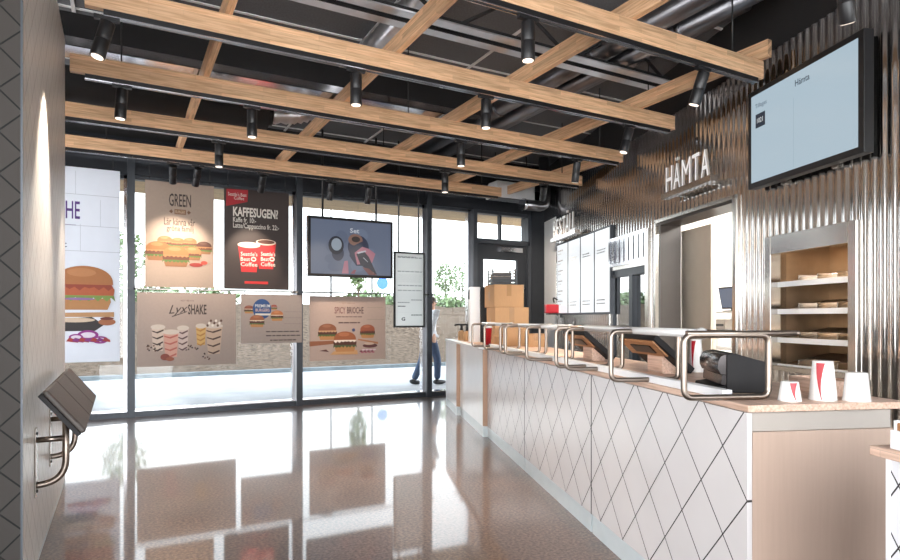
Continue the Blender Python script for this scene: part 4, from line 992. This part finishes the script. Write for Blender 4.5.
# notice board beside it
a, zt = on_y(394, 251, HY); c, zt1 = on_y(425, 253, HY); _, zb = on_y(394, 327.5, HY); _, zb1 = on_y(425, 327.5, HY)
z0, z1 = (zb + zb1) / 2, (zt + zt1) / 2; w, h = c - a, z1 - z0
o = thing('notice_board', 'narrow white allergen notice in a black frame hung on two rods', 'notice board', (a, HY, z0))
m = MB(); e = .028; m.box(0, e, 0, .03, 0, h, 'black'); m.box(w - e, w, 0, .03, 0, h, 'black'); m.box(e, w - e, 0, .03, 0, e, 'black'); m.box(e, w - e, 0, .03, h - e, h, 'black'); m.build('frame', o, .002)
m = MB(); m.box(e, w - e, .008, .012, e, h - e, 'notice'); m.build('sheet', o)
for x in (w * .16, w * .8):
    m = MB(); m.cyl((x, .015, h), (x, .015, CEIL - z0), .013, 'black', 12); m.build('hanger_rod', o)
t = Print(w, h, y=.008); g = (190, 190, 192)
for y, x0_, x1_, cc in ((.92, .12, .9, g), (.93, .12, .7, (214, 214, 216)), (.735, .12, .9, g), (.55, .12, .9, g), (.485, .12, .9, (200, 200, 202)), (.36, .55, .9, g), (.325, .12, .5, g), (.275, .12, .36, (80, 82, 86)), (.16, .55, .9, (90, 92, 96))): t.lines(x0_, x1_, y, .011, cc, 5)
for k in range(16): t.rect(.14, .60 + k * .008 if k < 14 else .2, .86, .6015 + k * .008 if k < 14 else .2012, (250, 250, 250))
t.build('printed_lines', o)
t = Print(w, h, y=.007); t.text('G', .24, .09, .36, .135, (40, 42, 46), .03); t.build('lettering', o)

# ------------------------------------------------------------------ leaning bench on the pier
o = thing('lean_bench', 'wall mounted leaning bench of three taupe padded boards on bent tube brackets', 'bench', (-.387, 3.45, 0))
sl = Vector((.165, 0, -.21)); L = 1.5; Wd = sl.length; ax = sl.normalized(); nr = Vector((.21, 0, .165)).normalized()
ctr = Vector((.1505, 0, .845))
for k in range(3):
    m = MB(); m.obox(ctr + Vector((0, (k + .5) * L / 3, 0)), [ax, (0, 1, 0), nr], (Wd / 2, L / 6 - .004, .014), 'leather'); m.build('padded_board', o, .012, 3)
m = MB(); m.obox(ctr + Vector((0, L / 2, 0)) - nr * .024, [ax, (0, 1, 0), nr], (Wd / 2 - .003, L / 2 - .003, .010), 'plastic'); m.build('back_plate', o)
for y in (.34, 1.08):
    br = thing('bracket', None, None, (0, y, 0)); br.parent = o
    m = MB(); m.box(.0, .006, -.03, .03, .37, .73, 'tube')
    for z in (.40, .44, .66, .70): m.cyl((.006, 0, z), (.012, 0, z), .008, 'plastic', 10)
    m.build('wall_plate', br, .002)
    m = MB(); m.tube(round_path([(.006, 0, .43), (.135, 0, .435), (.135, 0, .828)], .122, n=12, lim=.97), .017, 'bronze', 14); m.tube([(.006, 0, .665), (.128, 0, .665)], .015, 'bronze', 14); m.build('tube_arm', br)

# ------------------------------------------------------------------ outdoors
b = MB(); b.box(-40, 60, 9.14, 14.75, -.3, -.02, 'paving'); struct(b.build('ground_paving'), 'pale concrete paving outside the windows', 'paving')
b = MB(); b.box(-40, 60, 14.75, 14.95, -.3, .07, 'curb'); struct(b.build('ground_curb'), 'grey kerb stone along the paving', 'kerb')
rnd = random.Random(5); b = MB(); nx, ny = 120, 26; vs = []
def bank_z(x, y):
    t = max(0, min(1, (y - 14.95) / 9.5)); return .02 + 1.75 * t * t * (3 - 2 * t) + .12 * math.sin(x * .7 + y * 1.3) * t
for j in range(ny + 1):
    for i in range(nx + 1):
        x = -40 + 100 * i / nx; y = 14.95 + 25 * (j / ny) ** 1.6; vs.append((x, y, bank_z(x, y) + rnd.uniform(-.05, .05) * (1 if j else 0)))
b.add(vs, [(j * (nx + 1) + i, j * (nx + 1) + i + 1, (j + 1) * (nx + 1) + i + 1, (j + 1) * (nx + 1) + i) for j in range(ny) for i in range(nx)], 'gravel', True)
struct(b.build('ground_bank'), 'bare gravel bank rising beyond the paving', 'bank')
b = MB(); b.box(-40, 60, 9.14, 10.55, 3.24, 3.5, 'soffit'); struct(b.build('roof_canopy'), 'boarded canopy soffit outside over the windows', 'canopy')
def leaves(b, c, r, n, size, rnd, m='leaf'):
    for _ in range(n):
        d = Vector((rnd.gauss(0, 1), rnd.gauss(0, 1), rnd.gauss(0, 1))).normalized() * rnd.uniform(.55, 1.0)
        p = Vector(c) + Vector((d.x * r[0], d.y * r[1], d.z * r[2])); a = Vector((rnd.uniform(-1, 1), rnd.uniform(-1, 1), rnd.uniform(-1, 1))).normalized(); u = a.orthogonal().normalized(); v = a.cross(u); s = size * rnd.uniform(.6, 1.3)
        b.add([p - u * s, p - v * s * .5, p + u * s, p + v * s * .5], [(0, 1, 2, 3)], m)
b = MB(); rnd = random.Random(11); x = -14
while x < 36:
    if not (3.5 < x < 8.2 and rnd.random() < .6): leaves(b, (x, 25 + rnd.uniform(-.6, 2), bank_z(x, 25) + .1), (1.1, .8, rnd.uniform(.35, .8)), 260, .14, rnd)
    x += rnd.uniform(.5, 1.1)
tag(b.build('shrubbery'), 'band of green shrubs along the top of the gravel bank', 'shrubs', kind='stuff')
for k, (px, y, hh, rr, lab) in enumerate(((124, 22, 2.6, .7, 'young green tree at the left between white poster and mullion'), (358, 23.4, 2.5, .4, 'slender young tree behind the spicy poster'), (445, 29, 2.6, .6, 'bushy tree beyond the person at the window'), (462, 33, 3.0, .8, 'tree farthest right beyond the open window'), (620, 40, 4, 1.2, 'distant tree far right outside'))):
    xx = on_y(px, 300, y)[0]; z = bank_z(xx, y) - .05
    o = thing('young_tree', lab, 'tree', (xx, y, z)); rnd = random.Random(k)
    m = MB(); m.tube([(0, 0, 0), (.03, 0, hh * .45), (0, .02, hh * .85)], .04, 'bark', 8, radii=[.05, .035, .012])
    for q in range(5):
        a = q * 1.3; m.tube([(0, 0, hh * (.4 + .08 * q)), (rr * .6 * math.cos(a), rr * .6 * math.sin(a), hh * (.6 + .07 * q))], .012, 'bark', 6)
    m.build('trunk', o); m = MB(); leaves(m, (0, 0, hh * .7), (rr, rr, hh * .36), 420, .10, rnd); m.build('crown', o)
for px, y, hh, lab in ((331, 28, 6.5, 'thin grey lamp post seen above the spicy poster'), (466, 31, 7.5, 'thin dark leaning pole outside next to the door'), (372, 30, 6.5, 'thin grey lamp post right of the young tree')):
    xx = on_y(px, 300, y)[0]
    o = thing('lamp_post', lab, 'lamp post', (xx, y, bank_z(xx, y) - .1))
    m = MB(); m.cyl((0, 0, 0), (.0 if px < 460 else .25, 0, hh), .05, 'charcoal', 10, r1=.035); m.build('mast', o)
    m = MB(); m.box(-.5, .05, -.07, .07, hh - .02, hh + .06, 'charcoal'); m.build('lamp_head', o)
xx = on_y(382, 285, 23.6)[0]
o = thing('traffic_sign', 'small round blue traffic sign on a post beyond the screen', 'sign', (xx, 23.6, bank_z(xx, 23.6) - .05))
m = MB(); m.cyl((0, 0, 0), (0, 0, 1.2), .03, 'silver', 10); m.build('post', o)
m = MB(); m.cyl((0, -.04, 1.1), (0, -.06, 1.1), .25, ink((40, 96, 170)), 24); m.build('disc', o)

# ------------------------------------------------------------------ person walking past outside
def skinned(verts, edges, radii, root=0, sub=2):
    me = bpy.data.meshes.new('sk'); me.from_pydata(verts, edges, []); o = bpy.data.objects.new('sk', me); COL.objects.link(o)
    o.modifiers.new('s', 'SKIN'); 
    for i, r in enumerate(radii):
        sv = me.skin_vertices[0].data[i]; sv.radius = r if isinstance(r, tuple) else (r, r); sv.use_root = (i == root)
    ss = o.modifiers.new('u', 'SUBSURF'); ss.levels = sub; ss.render_levels = sub
    bpy.context.view_layer.update(); dg = bpy.context.evaluated_depsgraph_get(); ev = o.evaluated_get(dg); m2 = ev.to_mesh()
    vs = [tuple(v.co) for v in m2.vertices]; fs = [tuple(p.vertices) for p in m2.polygons]; ev.to_mesh_clear()
    bpy.data.objects.remove(o); bpy.data.meshes.remove(me); return vs, fs
pp = at_z(429, 384.5, -.02)
# local x is the walking direction, y to the left of it
o = thing('person', 'person in white shirt and blue jeans walking past outside, head hidden behind mullion', 'person', (pp.x, pp.y, -.02), R(8))
hip, ch, nk, hd = (0, 0, .93), (.02, 0, 1.25), (.035, 0, 1.5), (.06, 0, 1.62)
LA, RA = 1, -1
jl = {1: [(.0, .095, .90), (-.09, .10, .49), (-.30, .09, .10)], -1: [(.0, -.095, .90), (.14, -.10, .49), (.13, -.10, .09)]}
al = {1: [(.03, .19, 1.43), (.08, .235, 1.15), (.22, .21, .93)], -1: [(.03, -.19, 1.43), (-.08, -.235, 1.15), (-.14, -.21, .89)]}
vs = [hip, (.0, 0, 1.05), ch, (.03, 0, 1.42), nk, hd, (.065, 0, 1.70)]; rd = [(.15, .12), (.13, .105), (.16, .115), (.13, .085), .058, .09, .075]
es = [(0, 1), (1, 2), (2, 3), (3, 4), (4, 5), (5, 6)]
for s in (1, -1):
    n = len(vs); vs += jl[s]; rd += [.09, .062, .042]; es += [(0, n), (n, n + 1), (n + 1, n + 2)]
    n = len(vs); vs += al[s]; rd += [.055, .042, .03]; es += [(3, n), (n, n + 1), (n + 1, n + 2)]
V_, F_ = skinned(vs, es, rd)
m = MB(); m.add(V_, F_, 'skin', True)
for s in (1, -1):
    w_ = Vector(al[s][2]); d = (Vector(al[s][2]) - Vector(al[s][1])).normalized(); side = Vector((0, 1, 0)); up = d.cross(side).normalized()
    m.tube([w_ - d * .01, w_ + d * .04, w_ + d * .09], .03, 'skin', 10, radii=[.028, .038, .034])
    for k, ln in enumerate((.07, .08, .075, .06)):
        q = w_ + d * .085 + up * (.027 - .018 * k); m.tube([q, q + d * ln * .5, q + d * ln * .8 - side * s * .02, q + d * ln * .9 - side * s * .04], .009, 'skin', 8, radii=[.01, .0095, .0085, .007])
    q = w_ + d * .03 + up * .03; m.tube([q, q + up * .03 + d * .02, q + up * .035 + d * .05], .011, 'skin', 8, radii=[.013, .011, .008])
    m.ball((.065, s * .082, 1.62), (.022, .012, .032), 'skin'); m.ball((.142, s * .032, 1.645), (.012, .014, .010), 'paper'); m.ball((.15, s * .032, 1.645), (.006, .007, .007), 'black')
m.ball((.158, 0, 1.61), (.022, .014, .025), 'skin'); m.ball((.142, 0, 1.57), (.01, .026, .008), ink((150, 84, 78)))
m.build('body', o)
vs = [(.0, 0, .98), (.0, 0, 1.08), ch, (.03, 0, 1.41), (.035, 0, 1.475)]; rd = [(.168, .135), (.155, .125), (.178, .132), (.15, .105), (.075, .075)]; es = [(0, 1), (1, 2), (2, 3), (3, 4)]
for s in (1, -1):
    n = len(vs); e_ = Vector(al[s][1]).lerp(Vector(al[s][2]), .85); vs += [al[s][0], al[s][1], tuple(e_)]; rd += [.072, .06, .045]; es += [(3, n), (n, n + 1), (n + 1, n + 2)]
V_, F_ = skinned(vs, es, rd, 1); m = MB(); m.add(V_, F_, 'shirt', True); m.build('shirt', o)
vs = [(.0, 0, 1.0), (.0, 0, .90)]; rd = [(.155, .125), (.165, .125)]; es = [(0, 1)]
for s in (1, -1):
    n = len(vs); vs += jl[s]; rd += [.108, .078, .066]; es += [(1, n), (n, n + 1), (n + 1, n + 2)]
V_, F_ = skinned(vs, es, rd, 1); m = MB(); m.add(V_, F_, 'jeans', True); m.build('jeans', o)
for s, tilt in ((1, .35), (-1, 0)):
    a = Vector(jl[s][2]); m = MB(); c, sn = math.cos(tilt), math.sin(tilt)
    def T(x, z): return (a.x + x * c + (z) * sn * .6, a.y, max(.045 if s < 0 else .05, a.z + z - x * sn * .5))
    m.tube([T(-.08, -.035), T(-.03, -.03), T(.05, -.04), T(.13, -.05), T(.19, -.055)], .05, 'shoe', 12, radii=[.03, .05, .045, .042, .025]); m.build('shoe', o)
m = MB(); m.ball((.05, 0, 1.665), (.105, .092, .095), 'hair'); m.ball((.0, 0, 1.60), (.06, .08, .09), 'hair'); m.build('hair', o)

# ------------------------------------------------------------------ light and world
SKY_FRONT, SKY_BACK = 3.6, 9.0
wd = bpy.data.worlds.new('world'); SC.world = wd; wd.use_nodes = True; nt = wd.node_tree; bg = nt.nodes['Background']
tc = N(nt, 'ShaderNodeTexCoord'); sp = N(nt, 'ShaderNodeSeparateXYZ'); nt.links.new(tc.outputs['Generated'], sp.inputs[0])
rp = N(nt, 'ShaderNodeValToRGB'); rp.color_ramp.elements[0].position = 0.0; rp.color_ramp.elements[0].color = (.97, .985, 1, 1); rp.color_ramp.elements[1].position = .9; rp.color_ramp.elements[1].color = (.78, .89, 1, 1)
nt.links.new(sp.outputs['Z'], rp.inputs['Fac']); nt.links.new(rp.outputs['Color'], bg.inputs['Color'])
# hazy sky, brighter on the sunward side behind the viewer
mr = N(nt, 'ShaderNodeMapRange', interpolation_type='SMOOTHSTEP'); mr.inputs['From Min'].default_value = .2; mr.inputs['From Max'].default_value = -.8
mr.inputs['To Min'].default_value = SKY_FRONT; mr.inputs['To Max'].default_value = SKY_BACK
nt.links.new(sp.outputs['Y'], mr.inputs['Value']); nt.links.new(mr.outputs[0], bg.inputs['Strength'])
vs_ = SC.view_settings; SC.display_settings.display_device = 'sRGB'
vs_.view_transform = 'Standard'; vs_.look = 'None'; vs_.exposure = 0.22; vs_.gamma = 1.0; vs_.use_curve_mapping = False
SC.cycles.max_bounces = 8; SC.cycles.diffuse_bounces = 4; SC.cycles.glossy_bounces = 4; SC.cycles.transparent_max_bounces = 12
SC.cycles.sample_clamp_indirect = 6.0; SC.cycles.caustics_reflective = False; SC.cycles.caustics_refractive = False
SC.cycles.use_denoising = True
